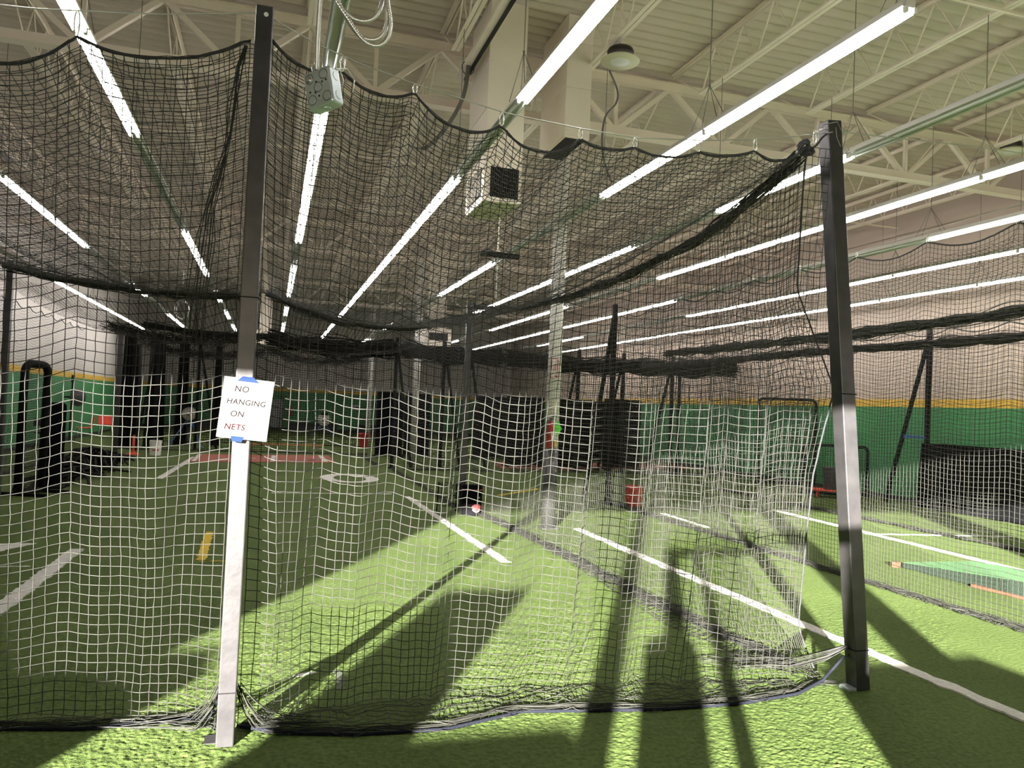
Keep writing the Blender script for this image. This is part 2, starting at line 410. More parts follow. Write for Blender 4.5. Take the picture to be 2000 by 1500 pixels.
# columns
for i, (x, y, lb) in enumerate(((3.80, 10.39, 'white round steel column with fire extinguisher, nearest of three'), (3.90, 21.94, 'white round column behind the cage, second from the camera'), (4.0, 33.5, 'white round column farthest back, near the back wall'))):
    t = thing('column', lb, 'column', (x, y, 0), 'round steel columns')
    if i == 0: MB().cyl((0, 0, .02), (0, 0, 1.13), .099, seg=32).obj('lower_sleeve', M_sleeve, t, True)
    MB().cyl((0, 0, 0), (0, 0, 5.68), .095, seg=32).obj('shaft', M_col, t, True)
    MB().box((0, 0, .01), (.24, .24, .02)).bevel(.004).obj('base_plate', M_sleeve, t)
    MB().box((0, 0, 5.67), (.26, .26, .024)).obj('cap_plate', M_col, t)

# ------------------------------------------------------------------ strip lights
ROWS = [('L', -5.20, range(5, 14), [8, 9, 10, 11, 12, 13]), ('K', -3.40, range(3, 14), [4, 5, 8, 11, 12]), ('A', -1.48, range(1, 14), [1, 2, 5, 6, 8, 10, 12]),
        ('B', .32, range(1, 14), [2, 3, 4, 6, 7, 9, 11, 12]), ('C', 1.95, range(0, 15), [0, 1, 3, 4, 5, 6, 7, 8, 9, 10, 11, 12, 13, 14]),
        ('D', 3.78, range(1, 14), [1, 2, 5, 6, 10, 13]), ('E', 5.40, range(0, 13), [2, 4, 5, 6, 7, 8, 11]), ('F', 7.10, range(1, 13), [1, 2, 3, 4, 7, 8, 9, 12]),
        ('G', 8.84, range(0, 15), [0, 1, 2, 6, 7, 8, 9, 10, 11, 12, 13, 14]), ('H', 10.5, range(1, 13), [1, 2, 3, 4, 5, 6, 10, 11]), ('I', 12.42, range(1, 14), list(range(1, 13)))]
ZL = 4.30; UL = 2.44
mc = MB(); mc.box((0, UL/2, .055), (.075, UL-.02, .05)).box((0, UL/2, .027), (.125, UL-.03, .008)); mc.box((-.06, UL/2, .035), (.006, UL-.03, .022)); mc.box((.06, UL/2, .035), (.006, UL-.03, .022)); mc = mc.mesh('channel', M_chan)
def tubemesh(m, n): return MB().cyl((0, .03, 0), (0, UL-.03, 0), .0135, seg=8).mesh(n, m, True)
m_on, m_off = tubemesh(M_tube, 'tube_lit'), tubemesh(M_tubeoff, 'tube_dark')
mh = MB(); mh.box((0, 0, .004), (.026, .028, .042))
mh = mh.bevel(.004, 1).mesh('lamp_holder', M_white)
mg = MB(); mg.tube([(0, 0, .45), (0, 0, 1.76)], .004, 5)
for dx, dy in ((-.05, -.22), (.05, -.22), (-.05, .22), (.05, .22)): mg.tube([(0, 0, .45), (dx, dy, .08)], .0035, 5)
mg = mg.sph((0, 0, .45), .012, u=6, v=4).mesh('hanger', M_wire)
for ri, (nm, x, ks, lit) in enumerate(ROWS):
    for k in ks:
        y0 = 1.55+UL*k; on = k in lit
        t = thing('strip_light', '%s twin-tube strip light, %s row from the left wall, %s from the front' % ('lit' if on else 'unlit', ordn(ri), ordn(k)), 'strip light', (x, y0, ZL), 'twin-tube strip lights in rows under the roof')
        link('channel', mc, t)
        for s in (-.036, .036):
            o = link('tube', m_on if on else m_off, t); o.location.x = s
        if k < 9:
            for yy in (.014, UL-.014):
                for s in (-.036, .036): o = link('lamp_holder', mh, t); o.location = (s, yy, 0)
        if k < 12: link('hanger', mg, t)

# ------------------------------------------------------------------ ducts, high round lights
def duct(name, label, x0, x1, y0, y1, z0, grille):
    t = thing(name, label, 'duct', ((x0+x1)/2, y0, 0)); wx = x1-x0; d = y1-y0
    zs = [z0, z0+.55, z0+1.15, z0+1.75, ZD-.004] if grille else [z0, z0+.62, z0+1.2, ZD-.004]
    for a, b in zip(zs, zs[1:]):
        m = MB(); m.box((0, d/2, (a+b)/2), (wx, d, b-a-.004)); m.bevel(.006, 1).obj('section', M_duct, t)
    if grille:
        for z in zs[1:-1]: MB().box((0, d/2, z), (wx+.012, d+.012, .02)).obj('flange', M_duct, t)
        g = MB(); gw, gz0, gz1 = .36, z0+.06, z0+.43
        g.box((.02, -.006, (gz0+gz1)/2), (gw, .01, gz1-gz0)); go = g.obj('grille', M_ductin, t)
        for k in range(13):
            MB().box((.02-gw/2+.02+k*(gw-.04)/12, -.018, (gz0+gz1)/2), (.007, .014, gz1-gz0-.02)).obj('louver', M_dark, go)
        g2 = MB().box((-wx/2-.006, d/2, z0+.26), (.01, d*.72, .36)); g2 = g2.obj('side_grille', M_ductin, t)
        for k in range(9): MB().box((-wx/2-.014, d*.16+k*d*.68/8, z0+.26), (.012, .012, .34)).obj('louver', M_duct, g2)
    else:
        MB().box((0, d/2, z0-.004), (wx-.05, d-.05, .008)).obj('opening', M_ductin, t)
        for s in (-1, 1): MB().box((s*(wx/2-.012), d/2, z0-.012), (.024, d, .024)).obj('rim', M_duct, t)
        for yy in (.012, d-.012): MB().box((0, yy, z0-.012), (wx-.05, .024, .024)).obj('rim', M_duct, t)
duct('air_duct', 'white square air duct dropping low with a black front grille', 2.35, 2.83, 9.2, 10.12, 4.17, True)
duct('return_duct', 'shorter white duct with an open dark bottom, beside the longer duct', 3.36, 3.70, 9.18, 10.15, 5.12, False)
def highlight(label, x, y, z):
    t = thing('dish_light', label, 'ceiling light', (x, y, z), 'round dish lights under the deck')
    MB().lathe((0, 0, 0), [(.10, .02), (.155, .03), (.16, .10), (.145, .13), (.05, .145)], 24).obj('housing', M_brown, t, True)
    MB().lathe((0, 0, 0), [(.23, -.025), (.235, -.012), (.17, .03), (.10, .03)], 28).obj('dish', M_dish, t, True)
    MB().lathe((0, 0, 0), [(.11, -.03), (.12, -.022), (.12, -.014)], 20).obj('lens', M_white, t, True)
    MB().tube([(0, 0, .145), (0, 0, ZD-z)], .008, 6).obj('stem', M_steelw, t)
highlight('round dish light with dark housing beside the short open duct', 3.78, 8.5, 5.86)
highlight('round dish light with dark housing at the right edge of the photo', 10.9, 9.4, 6.02)
# curved grey cord by the dish light
def smooth_path(pts, n=8):
    P = [np.array(p, float) for p in pts]; out = []
    for i in range(len(P)-1):
        p0, p1, p2, p3 = P[max(i-1, 0)], P[i], P[i+1], P[min(i+2, len(P)-1)]
        for k in range(n):
            f = k/n; out.append(.5*(2*p1+(p2-p0)*f+(2*p0-5*p1+4*p2-p3)*f*f+(3*p1-p0-3*p2+p3)*f**3))
    return out+[P[-1]]
t = MB(); t.tube(smooth_path([(3.82, 8.9, 5.9), (3.98, 9.0, 5.72), (3.97, 9.0, 5.55), (3.83, 9.0, 5.35), (3.80, 9.0, 5.05), (3.84, 9.0, 4.8), (3.95, 9.0, 4.55), (4.1, 9.0, 4.38)]), .014, 6)
tag(t.obj('power_cable', M_wire, None, True), 'grey flexible cord curving down below the dish light', 'cord')
# ceiling fan style black bar on a white rod
t = thing('hanging_bar', 'black horizontal bar hanging on a white rod beside the column', 'hanging bar', (2.75, 9.75, 0))
m = MB(); m.box((0, 0, 3.635), (.52, .09, .06)); m.bevel(.012, 2).obj('bar', M_black, t)
MB().cyl((-.03, 0, 3.66), (-.03, 0, 4.18), .012, seg=8).obj('rod', M_steelw, t)
MB().cyl((-.03, 0, 3.66), (-.03, 0, 3.70), .03, seg=10).obj('collar', M_steelw, t)
MB().cyl((-.03, 0, 3.05), (-.03, 0, 3.61), .006, seg=6).obj('pull_cord', M_white, t)
# pipe along the joists near the duct
t = thing('rail_pipe', 'pale rail with a dark slot running beside the long duct', 'rail', (2.18, 4.2, 6.0))
MB().box((0, 3, 0), (.09, 6, .05)).obj('rail', M_steelw, t); MB().box((.06, 3, -.03), (.035, 5.6, .06)).obj('slot', M_ductin, t)
for yy in (.8, 3.1, 5.4): MB().tube([(0.1*math.cos(a)*.8, yy, -.06+.09*math.sin(a)) for a in np.linspace(0, 2*math.pi, 14)[:-1]], .008, 5, True).obj('ring', M_wire, t)
t = MB()
for k in range(4): t.tube(smooth_path([(2.17+.012*k, 9.6, 6.0), (2.14+.01*k, 9.7, 5.6), (1.95+.012*k, 9.8, 5.2), (1.72+.015*k, 9.9, 4.95), (1.66+.015*k, 10.1, 5.0)]), .012, 5)
tag(t.obj('cable_bundle', M_wire, None, True), 'bundle of grey cables drooping left of the long duct', 'cable')
# twin rooftop-unit return boxes far away
for lb, x, y, z in (('white air box with dark louvres hanging beyond the second column', 5.0, 24.5, 3.72), ('white air box with dark opening far down the left lane', -.35, 33, 4.0)):
    t = thing('air_box', lb, 'air box', (x, y, z), 'hanging air boxes deep in the hall')
    MB().box((0, .4, .1), (.82, .8, .56)).bevel(.01, 1).obj('body', M_duct, t); MB().box((0, -.006, .12), (.60, .014, .24)).obj('grille', M_ductin, t)
    for s in (-.15, .05, .2): MB().box((s, -.016, .12), (.012, .012, .24)).obj('louver', M_dark, t)
    MB().box((0, .4, (ZD-z+.36)/2), (.5, .5, ZD-z-.40)).obj('neck', M_duct, t)

# ------------------------------------------------------------------ electrical box + flexible conduit (near, top)
def conduit(pts, r=.0065, n=160):
    p = resample(pts, n); return p
def ribbed(name, pts, parent, rad=.0075):
    pts = np.array(pts, float); d = np.r_[0, np.cumsum(np.linalg.norm(np.diff(pts, axis=0), axis=1))]
    # catmull-rom style smoothing
    n = int(d[-1]/.0035); k = len(pts)
    s = np.linspace(0, k-1, max(n, 12)); out = []
    for q in s:
        i = min(int(q), k-2); f = q-i; p0, p1, p2, p3 = pts[max(i-1, 0)], pts[i], pts[i+1], pts[min(i+2, k-1)]
        out.append(.5*((2*p1)+(-p0+p2)*f+(2*p0-5*p1+4*p2-p3)*f*f+(-p0+3*p1-3*p2+p3)*f**3))
    out = np.array(out); t = norm(np.gradient(out, axis=0))
    ref = np.array([[0, 1., 0]]); x = norm(np.cross(ref, t)); y = np.cross(t, x); S = 8
    rr = rad*(1+.13*np.where(np.arange(len(out)) % 3 == 0, -1, .5))[:, None]
    ring = np.stack([out + rr*(x*math.cos(2*math.pi*j/S)+y*math.sin(2*math.pi*j/S)) for j in range(S)], 1)
    idx = np.arange(len(out)*S).reshape(-1, S); F = []
    for j in range(S): F.append(np.stack([idx[:-1, j], idx[:-1, (j+1) % S], idx[1:, (j+1) % S], idx[1:, j]], -1))
    return link(name, np_mesh(name, ring.reshape(-1, 3), np.concatenate(F), M_flex), parent)
BY = 2.5
t = thing('junction_box', 'galvanised steel electrical box hanging from flexible conduit near the left post', 'electrical box', (.110, BY, 2.618))
t.rotation_euler = (R(4), R(-11), R(-42))
m = MB(); m.box((0, 0, 0), (.102, .054, .118)); m.bevel(.009, 3).obj('box', M_galv, t, False)
for (x, z) in ((-.028, .035), (.026, .036), (-.028, -.032), (.028, -.034), (0, .002)):
    MB().cyl((x, -.0262, z), (x, -.0276, z), .0158, .0158, seg=20).obj('knockout_groove', M_sleeve, t); MB().cyl((x, -.0265, z), (x, -.0292, z), .0146, .0125, seg=20).obj('knockout', M_galv, t)
MB().lathe((-.030, -.028, .035), [(.011, 0), (.011, .002), (.006, .0035)], 14, (0, -1, 0)).obj('screw', M_chrome, t)
for (x, z) in ((-.012, -.012), (-.031, -.006), (.018, .014), (.033, .016), (0, -.026), (-.004, .02)):
    MB().cyl((x, -.0262, z), (x, -.0280, z), .0032, seg=8).obj('hole', M_ductin, t)
for (y_, z) in ((0.002, .03), (.002, -.03)): MB().cyl((.0505, y_, z), (.0525, y_, z), .014, .013, seg=18).obj('knockout', M_galv, t)
MB().cyl((0, 0, -.058), (0, 0, -.061), .016, .015, seg=18).obj('knockout', M_galv, t)
MB().cyl((-.018, 0, .058), (-.018, 0, .082), .012, seg=12).obj('connector', M_chrome, t)
t2 = thing('flexible_conduit', 'ribbed silver flexible conduit running up from the electrical box', 'conduit', (.090, BY, 2.69))
ribbed('straight_run', [(-.004, 0, -.012), (-.006, 0, .1), (-.004, 0, .25), (-.002, .02, .55), (0, .05, 1.2), (.0, .1, 3.6)], t2)
ribbed('loop', [(.014, .01, .62), (.012, .01, .36), (.03, 0, .245), (.085, 0, .165), (.135, 0, .108), (.178, 0, .098), (.208, 0, .125), (.217, 0, .175), (.205, 0, .245), (.195, .01, .32), (.19, .02, .6)], t2, .0068)
ribbed('loop', [(.020, .02, .6), (.022, .02, .33), (.055, .01, .215), (.11, .01, .135), (.155, .01, .118), (.19, .01, .135), (.207, .01, .185), (.2, .01, .27), (.188, .02, .5)], t2, .0068)
ribbed('loop', [(.026, .03, .55), (.035, .03, .27), (.08, .02, .195), (.125, .02, .178), (.165, .02, .195), (.188, .02, .245), (.193, .03, .33), (.192, .03, .55)], t2, .0068)
t3 = MB(); t3.tube([(.125, 2.52, 2.645), (.138, 2.54, 2.69), (.16, 2.58, 2.725), (.175, 2.6, 2.70), (.172, 2.6, 2.66)], .0028, 5)
t3.tube([(.13, 2.54, 2.645), (.15, 2.6, 2.735), (.19, 2.66, 2.765), (.215, 2.66, 2.73), (.21, 2.64, 2.68)], .0028, 5)
tag(t3.obj('loose_wires', M_cable, None, True), 'loose grey wires curling out behind the electrical box', 'wire')

# ------------------------------------------------------------------ cage posts
POSTH = 3.55
def post(name, label, base, top, wd, parts=None, cat='post', group='cage posts'):
    t = thing(name, label, cat, base, group); b = Vector(base); q = Vector(top)-b
    m = MB(); m.bar((0, 0, 0), q, wd); m.bevel(.006, 2).obj('tube', M_post if wd > .07 else M_black, t)
    return t
t = post('cage_post', 'square steel post holding the taped whiteboard sign', (-.125, 3.99, 0), (-.12, 3.99, POSTH), .082)
m = MB(); m.lathe((.012, -.0415, POSTH-.045), [(.011, 0), (.011, .002)], 14, (0, -1, 0)); m.obj('bolt_hole', M_white, t)
MB().box((-.03, .05, .006), (.13, .10, .012)).obj('foot_plate', M_post, t)
t = post('cage_post', 'leaning square steel post at the right end of the front net', (3.585, 4.07, 0), (3.245, 4.07, 3.52), .10)
MB().box((-.06, .0, .012), (.10, .09, .024)).bevel(.004, 1).obj('foot_plate', M_galv, t)
MB().box((-.025, .0, .253), (.106, .106, .006)).obj('zip_tie', M_black, t)
MB().box((-.173, .0, 1.83), (.107, .107, .006)).obj('zip_tie', M_black, t)
t = MB(); t.box((-.1235, 3.99, .255), (.086, .086, .005))
for z in (.255, 2.72): 
    if z > 1: t.box((-.12, 3.99, 2.13), (.086, .086, .005))
tag(t.obj('zip_tie', M_black), 'thin black cable ties round the post with the sign', 'cable tie')
P3 = (2.97, 12.1, 0)
post('cage_post', 'dark steel post beside the black ball bucket', P3, (2.95, 12.1, 3.3), .09)
post('cage_post', 'steel post standing hidden behind the sign post', (-.42, 12.1, 0), (-.42, 12.1, 3.3), .075)
post('cage_post', 'dark post at the far left edge of the photo', (-3.58, 12.6, 0), (-3.58, 12.6, 3.43), .085)
post('cage_post', 'square black post standing beyond the heap of black netting', (-3.95, 23.45, 0), (-3.95, 23.45, 3.45), .13)
def aframe(label, base, h, dirv, wd=.075, cross=None, dx=.0):
    t = thing('braced_post', label, 'post', base, 'braced net posts')
    MB().bar((0, 0, 0), (dx, 0, h), wd).bevel(.005, 1).obj('upright', M_black, t)
    d = Vector(dirv)
    MB().bar((dx*.95, 0, h-.12), d, wd*.8).bevel(.005, 1).obj('brace', M_black, t)
    if cross:
        f = 1-(cross/(h-.12)); a = Vector((dx*(cross/h), 0, cross)); b = Vector((dx*.95, 0, h-.12)).lerp(d, f)
        MB().bar(a, b, wd*.7).obj('crossbar', M_blue if cross > 1.2 else M_black, t)
    MB().box((0, 0, .012), (.2, .2, .024)).obj('foot_plate', M_black, t); return t
aframe('black braced post with crossbar against the right wall', (12.95, 12.95, 0), 3.66, (-.32, .75, 0.02), .085, 1.42)
aframe('tall black braced post between the lanes right of the near column', (5.92, 13.1, 0), 3.63, (-.25, .55, .02), .08)
for lb, x, y, dd in (('black braced post right of the second column, lit lamps above', 4.35, 20.4, (.55, .0, .02)), ('black braced post just right of the dark bucket post', 5.1, 20.6, (.55, 0, .02)),
                    ('black braced post left of the second column', 3.05, 20.2, (.5, 0, .02)), ('black braced post beside black panels, left of four', 8.1, 20.2, (-.45, .4, .02)),
                    ('black braced post in the middle of the black panels', 9.5, 20.3, (-.5, .4, .02)), ('black braced post right of the black panels', 11.0, 20.2, (-.55, .4, .02)), ('black braced post right of panels, second upright of the pair', 11.35, 20.4, (.3, .5, .02)),
                    ('black braced post left of pitching machine, nearer one', -3.1, 24.2, (-.5, .2, .02)), ('black braced post behind the pitching machine', -2.1, 25.4, (.6, .2, .02))):
    aframe(lb, (x, y, 0), 3.36, dd, .08)

# ------------------------------------------------------------------ cables and hooks of the front nets
def cable(name, pts, label, r=.0035, n=60):
    p = resample(pts, n); V, F = strands([p], r, 5)
    return tag(link(name, np_mesh(name, V, F, M_cable), None), label, 'cable')
cabR = [(-.09, 3.985, 3.51), (.13, 3.985, 3.42), (.34, 3.985, 3.36), (.63, 3.985, 3.30), (1.12, 3.985, 3.225), (1.54, 3.985, 3.205), (1.88, 3.985, 3.20), (2.34, 3.985, 3.25), (2.8, 3.99, 3.33), (3.23, 4.02, 3.44)]
cabL = [(-.16, 3.985, 3.52), (-.6, 3.985, 3.43), (-1.1, 3.985, 3.36), (-1.7, 3.985, 3.32), (-2.4, 3.985, 3.33), (-3.2, 3.985, 3.42), (-3.8, 3.985, 3.52)]
cable('support_cable', cabR, 'steel cable sagging between the sign post and leaning post')
cable('support_cable', cabL, 'steel cable running left from the top of the sign post')
cable('support_cable', [(3.27, 4.1, 3.46), (3.2, 6.5, 3.30), (3.1, 9, 3.24), (2.97, 12.1, 3.27)], 'cable from leaning post back to the bucket post')
cable('support_cable', [(3.27, 4.07, 3.47), (4.2, 4.07, 3.52), (5.2, 4.07, 3.56), (6.05, 4.07, 3.66)], 'thin cable leaving the leaning post toward the right')
cable('support_cable', [(6.05, 4.0, 3.62), (6.05, 8, 3.5), (6.0, 13.0, 3.58)], 'cable carrying the tall net of the right lane')
cable('support_cable', [(-3.6, 12.1, 3.4), (-1.9, 12.1, 3.28), (-.13, 12.1, 3.28), (1.4, 12.1, 3.18), (2.95, 12.1, 3.27)], 'cable across the cage at the bucket post')

HR = [(-.085, 3.40), (.26, 3.30), (.63, 3.25), (1.10, 3.15), (1.55, 3.14), (1.88, 3.14), (2.28, 3.17), (2.66, 3.23), (3.01, 3.30)]
LOWR = [3.27, 3.20, 3.08, 3.02, 3.10, 3.105, 3.165, 3.18]
HL = [(-3.75, 3.40), (-3.0, 3.28), (-2.3, 3.24), (-1.62, 3.23), (-.93, 3.26), (-.20, 3.37)]
LOWL = [3.1, 3.05, 3.03, 3.05, 3.205]
def scallop(hooks, lows):
    X, Z = [], []
    for (a, za), (b, zb), lo in zip(hooks, hooks[1:], lows):
        s = np.linspace(0, 1, 25)[:-1]; dip = (za+zb)/2-lo
        X += list(a+(b-a)*s); Z += list(za+(zb-za)*s-dip*4*s*(1-s)*(0.85+.3*np.abs(s-.5)))
    X.append(hooks[-1][0]); Z.append(hooks[-1][1]); return np.array(X), np.array(Z)
SXR, SZR = scallop(HR, LOWR); SXL, SZL = scallop(HL, LOWL)
CELL = .0476
def front_panel(hooks, SX, SZ, x0, x1, ybot, yrope, slack, fold, full):
    nu = int((x1-x0)*full/CELL); xs = np.linspace(x0, x1, nu)
    hx = np.array([h[0] for h in hooks]); ph = np.interp(xs, hx, np.arange(len(hx)))
    fo = fold*(1-np.cos(2*math.pi*ph))/2 + .35*fold*np.cos(2*math.pi*ph*2.37+1.1)*np.sin(ph*1.7)
    zt = np.interp(xs, SX, SZ); yb = np.interp(xs, *ybot); yr = np.interp(xs, *yrope)
    nv = int((3.12+slack)/CELL); P = np.zeros((nu, nv, 3)); wob = smooth_noise(nu, 30)*.006
    for j in range(nv):
        s = j/(nv-1)*(1+slack/3.1); fr = np.minimum(s, 1.0)
        z = zt*(1-fr) + .012
        yy = 3.985 + (yb-3.985)*fr**.8 - fo*np.sin(np.pi*np.minimum(fr*.9+.02, 1))**.6*np.minimum(1, .25+fr*1.4) 
        ex = max(0.0, s-1.0)*3.1/slack
        yy = yy + (yr-yb+.02)*ex
        z = z + (.012*np.abs(smooth_noise(nu, 40)) if ex > 0 else 0)
        xx = xs + wob*math.sin(j*.21)+.03*np.sin(ph*2*math.pi)*fr*.5
        z = z - .0035*(1-2*np.abs(((np.arange(nu)) % 2)-.5))*0
        P[:, j, 0] = xx; P[:, j, 1] = yy; P[:, j, 2] = z
    P += rng.normal(size=P.shape)*np.array([.0011, .0025, .0011])
    P[..., 2] = np.maximum(P[..., 2], .006)
    return P
def carabiner(parent, x, y, z, zc):
    L = max(.05, zc-z); m = MB()
    m.tube([(x+.011*math.cos(a), y, z+L/2+(L/2)*math.sin(a)) for a in np.linspace(0, 2*math.pi, 13)[:-1]], .0035, 5, True); m.obj('carabiner', M_clip, parent, True)
def panel(name, label, P, hooks, SX, SZ, cab, rope_pts, xa, xb):
    t = thing(name, label, 'net', (0, 0, 0), 'front net panels')
    V, F = grid_net(P, .0022, 3, .0042); stuff(link('netting', np_mesh(name, V, F, M_net), t))
    xs = np.linspace(xa, xb, 130); zz = np.interp(xs, SX, SZ)
    rp = np.stack([xs, np.full_like(xs, 3.982), zz+.004], 1)
    V, F = strands([rp, rp+np.array([0, .006, .004])], .0058, 5); link('top_rope', np_mesh('top_rope', V, F, M_rope), t)
    cx = [c[0] for c in cab]; cz = [c[2] for c in cab]
    if cx[0] > cx[-1]: cx, cz = cx[::-1], cz[::-1]
    for hx, hz in hooks[1:-1]: carabiner(t, hx, 3.983, hz, float(np.interp(hx, cx, cz)))
    V, F = strands([resample(rope_pts, 90)], .010, 6); link('bottom_rope', np_mesh('bottom_rope', V, F, M_ropeblue), t)
    bp = [q for q in bundle([(a, b+.05, .022) for a, b, c in rope_pts], 9, .028, .04, .35, .008)]
    V, F = strands(bp, .0024, 3); stuff(link('bunched_hem', np_mesh('bunched_hem', V, F, M_net), t))
    return t
ropeR = [(-.06, 4.12, .03), (.16, 4.03, .015), (.5, 3.95, .014), (.93, 3.93, .014), (1.39, 4.08, .014), (2.18, 3.96, .014), (2.68, 3.96, .014), (3.11, 4.03, .016), (3.36, 4.12, .05), (3.50, 4.10, .20)]
yrR = ([p[0] for p in ropeR], [p[1] for p in ropeR])
ybR = ([-.08, .3, 1.0, 2.0, 2.7, 3.2], [4.15, 4.36, 4.44, 4.42, 4.38, 4.25])
PR = front_panel(HR, SXR, SZR, -.075, 3.2, ybR, yrR, .44, .11, 1.12)
panel('cage_net', 'black front net hung between the sign post and the leaning post', PR, HR, SXR, SZR, cabR, ropeR, -.085, 3.01)
ropeL = [(-3.8, 4.3, .014), (-2.4, 4.35, .014), (-1.16, 4.34, .014), (-.79, 4.27, .015), (-.36, 4.28, .02), (-.2, 4.2, .06), (-.16, 4.06, .25)]
yrL = ([p[0] for p in ropeL], [p[1] for p in ropeL])
ybL = ([-3.8, -1.2, -.5, -.17], [4.50, 4.48, 4.46, 4.15])
PL = front_panel(HL, SXL, SZL, -3.75, -.18, ybL, yrL, .26, .13, 1.06)
panel('cage_net', 'black front net left of the sign post, running out of the photo', PL, HL, SXL, SZL, cabL, ropeL, -3.75, -.18)
# gathers of netting: at the post feet, along the sign post's left side, knot at the top right
g = []
for _ in range(16):
    a = rng.normal(size=3)*.008; e = np.array([.12+.25*rng.random(), 4.06+.12*rng.random(), .012+.03*rng.random()])
    g.append(resample([np.array([-.075, 4.02, .26])+a, np.array([-.04, 4.03, .18])+a*2, np.array([.02, 4.05, .09])+a*3, e], 12))
    e = np.array([-.45-.3*rng.random(), 4.24+.12*rng.random(), .012+.03*rng.random()])
    g.append(resample([np.array([-.17, 4.03, .26])+a, np.array([-.20, 4.07, .16])+a*2, np.array([-.27, 4.13, .06])+a*3, e], 12))
V, F = strands(g, .0024, 3); tag(link('gathered_netting', np_mesh('gathered', V, F, M_net)), 'tied black netting splayed at the foot of the sign post', 'netting', kind='stuff')
g = []
for _ in range(26):
    a = rng.normal(size=3)*np.array([.03, .03, .02]); g.append(resample([np.array([3.50, 4.09, .26])+a*.3, np.array([3.40, 4.14, .20])+a*.8, np.array([3.26, 4.3, .10])+a, np.array([3.1-.3*rng.random(), 4.45+.3*rng.random(), .02+.03*rng.random()])], 14))
for q in g: q[:, 2] = np.maximum(q[:, 2], .008)
V, F = strands(g, .0024, 3); tag(link('gathered_netting', np_mesh('gathered', V, F, M_net)), 'tangled netting tied to the foot of the leaning post', 'netting', kind='stuff')
g = []
for _ in range(9):
    a = rng.normal(size=3)*np.array([.012, .01, .0]); g.append(resample([np.array([-.20, 4.0, 3.36])+a*.3, np.array([-.23, 4.02, 3.25])+a, np.array([-.26, 4.03, 2.9])+a, np.array([-.33, 4.05, 2.55])+a*2, np.array([-.36, 4.06, 2.2])+a*2.5, np.array([-.38, 4.1, 1.9])+a*3], 30)+smooth_noise(30, 9)[:, None]*np.array([[.006, .006, 0]]))
V, F = strands(g, .0026, 3); tag(link('gathered_netting', np_mesh('gathered', V, F, M_net)), 'gathered cord of netting hanging left of the sign post top', 'netting', kind='stuff')
t = thing('net_knot', 'black rope knot tying the net corner to the leaning post', 'knot', (3.03, 4.0, 3.30))
m = MB()
for k in range(3): m.tube([(.045*math.cos(a)*(1-.15*k), .02*math.sin(a*2+k)+.01*k, .035*math.sin(a)+.01*k) for a in np.linspace(0, 2*math.pi, 14)[:-1]], .010, 6, True)
m.sph((0.0, 0, 0), .022).obj('knot', M_rope, t, True)
MB().tube([(.03, 0, 0), (.08, .01, .04), (.12, .02, .09), (.17, .04, .13)], .006, 6).obj('rope_tail', M_rope, t, True)
MB().tube([(.07+.012*math.cos(a), .015, .085+.045*math.sin(a)) for a in np.linspace(0, 2*math.pi, 13)[:-1]], .004, 5, True).obj('carabiner', M_clip, t, True)
MB().tube([(.07, .015, .12), (.14, .02, .155), (.2, .04, .15)], .004, 5).obj('link', M_clip, t, True)
for k in range(2): MB().tube([(.10+.1*k, -.01, .16), (.2, -.02, .19-.1*k), (.26, .02, .16-.1*k)], .003, 5).obj('wire_loop', M_wire, t, True)

# ------------------------------------------------------------------ side nets and roof nets
def curtain(Xf, Yv, ztop, slackx, n_fold=.05, cell=CELL, zr=.0):
    """vertical net along Y: Xf(y, z) gives x"""
    ny = len(Yv); zmax = float(np.max(ztop)); nz = int(zmax/cell); P = np.zeros((ny, nz, 3))
    fo = smooth_noise(ny, max(3, int((Yv[-1]-Yv[0])/.45)))*n_fold
    for j in range(nz):
        f = j/(nz-1); z = ztop*(1-f)+.012
        P[:, j, 0] = Xf(Yv, z)+fo*min(1, f*2); P[:, j, 1] = Yv; P[:, j, 2] = z
    P += rng.normal(size=P.shape)*np.array([.0012, .0010, .0010]); return P
def net_obj(name, label, Ps, r, sides, group=None, m=M_net, extra=None):
    t = thing(name, label, 'net', (0, 0, 0), group)
    for i, P in enumerate(Ps):
        V, F = grid_net(P, r, sides); stuff(link('netting', np_mesh(name, V, F, m), t))
    for nm, paths, rr, mm in (extra or []):
        V, F = strands(paths, rr, 4); o = link(nm, np_mesh(nm, V, F, mm), t)
        if len(paths) > 2: stuff(o)
    return t
# divider from the leaning post to the bucket post
Yv = np.arange(4.12, 12.1, CELL*.98); tt = (Yv-4.12)/8
def zside(y): s = np.clip((y-4.1)/8.0, 0, 1); return 3.30+.0*s-.36*(4*s*(1-s))**.8
zt = zside(Yv)
def Xdiv(y, z):
    top = 3.06+.12*np.clip((y-4.1)/1.5, 0, 1)-.22*np.clip((y-5.6)/6.4, 0, 1)
    bot = np.interp(y, [4.1, 5.3, 7.3, 8.9, 10.5, 12.1], [3.50, 3.47, 3.42, 3.38, 3.29, 3.16])
    f = np.clip(z/3.2, 0, 1)**.8; return bot*(1-f)+top*f
Pd = curtain(Xdiv, Yv, zt, 0, .016)
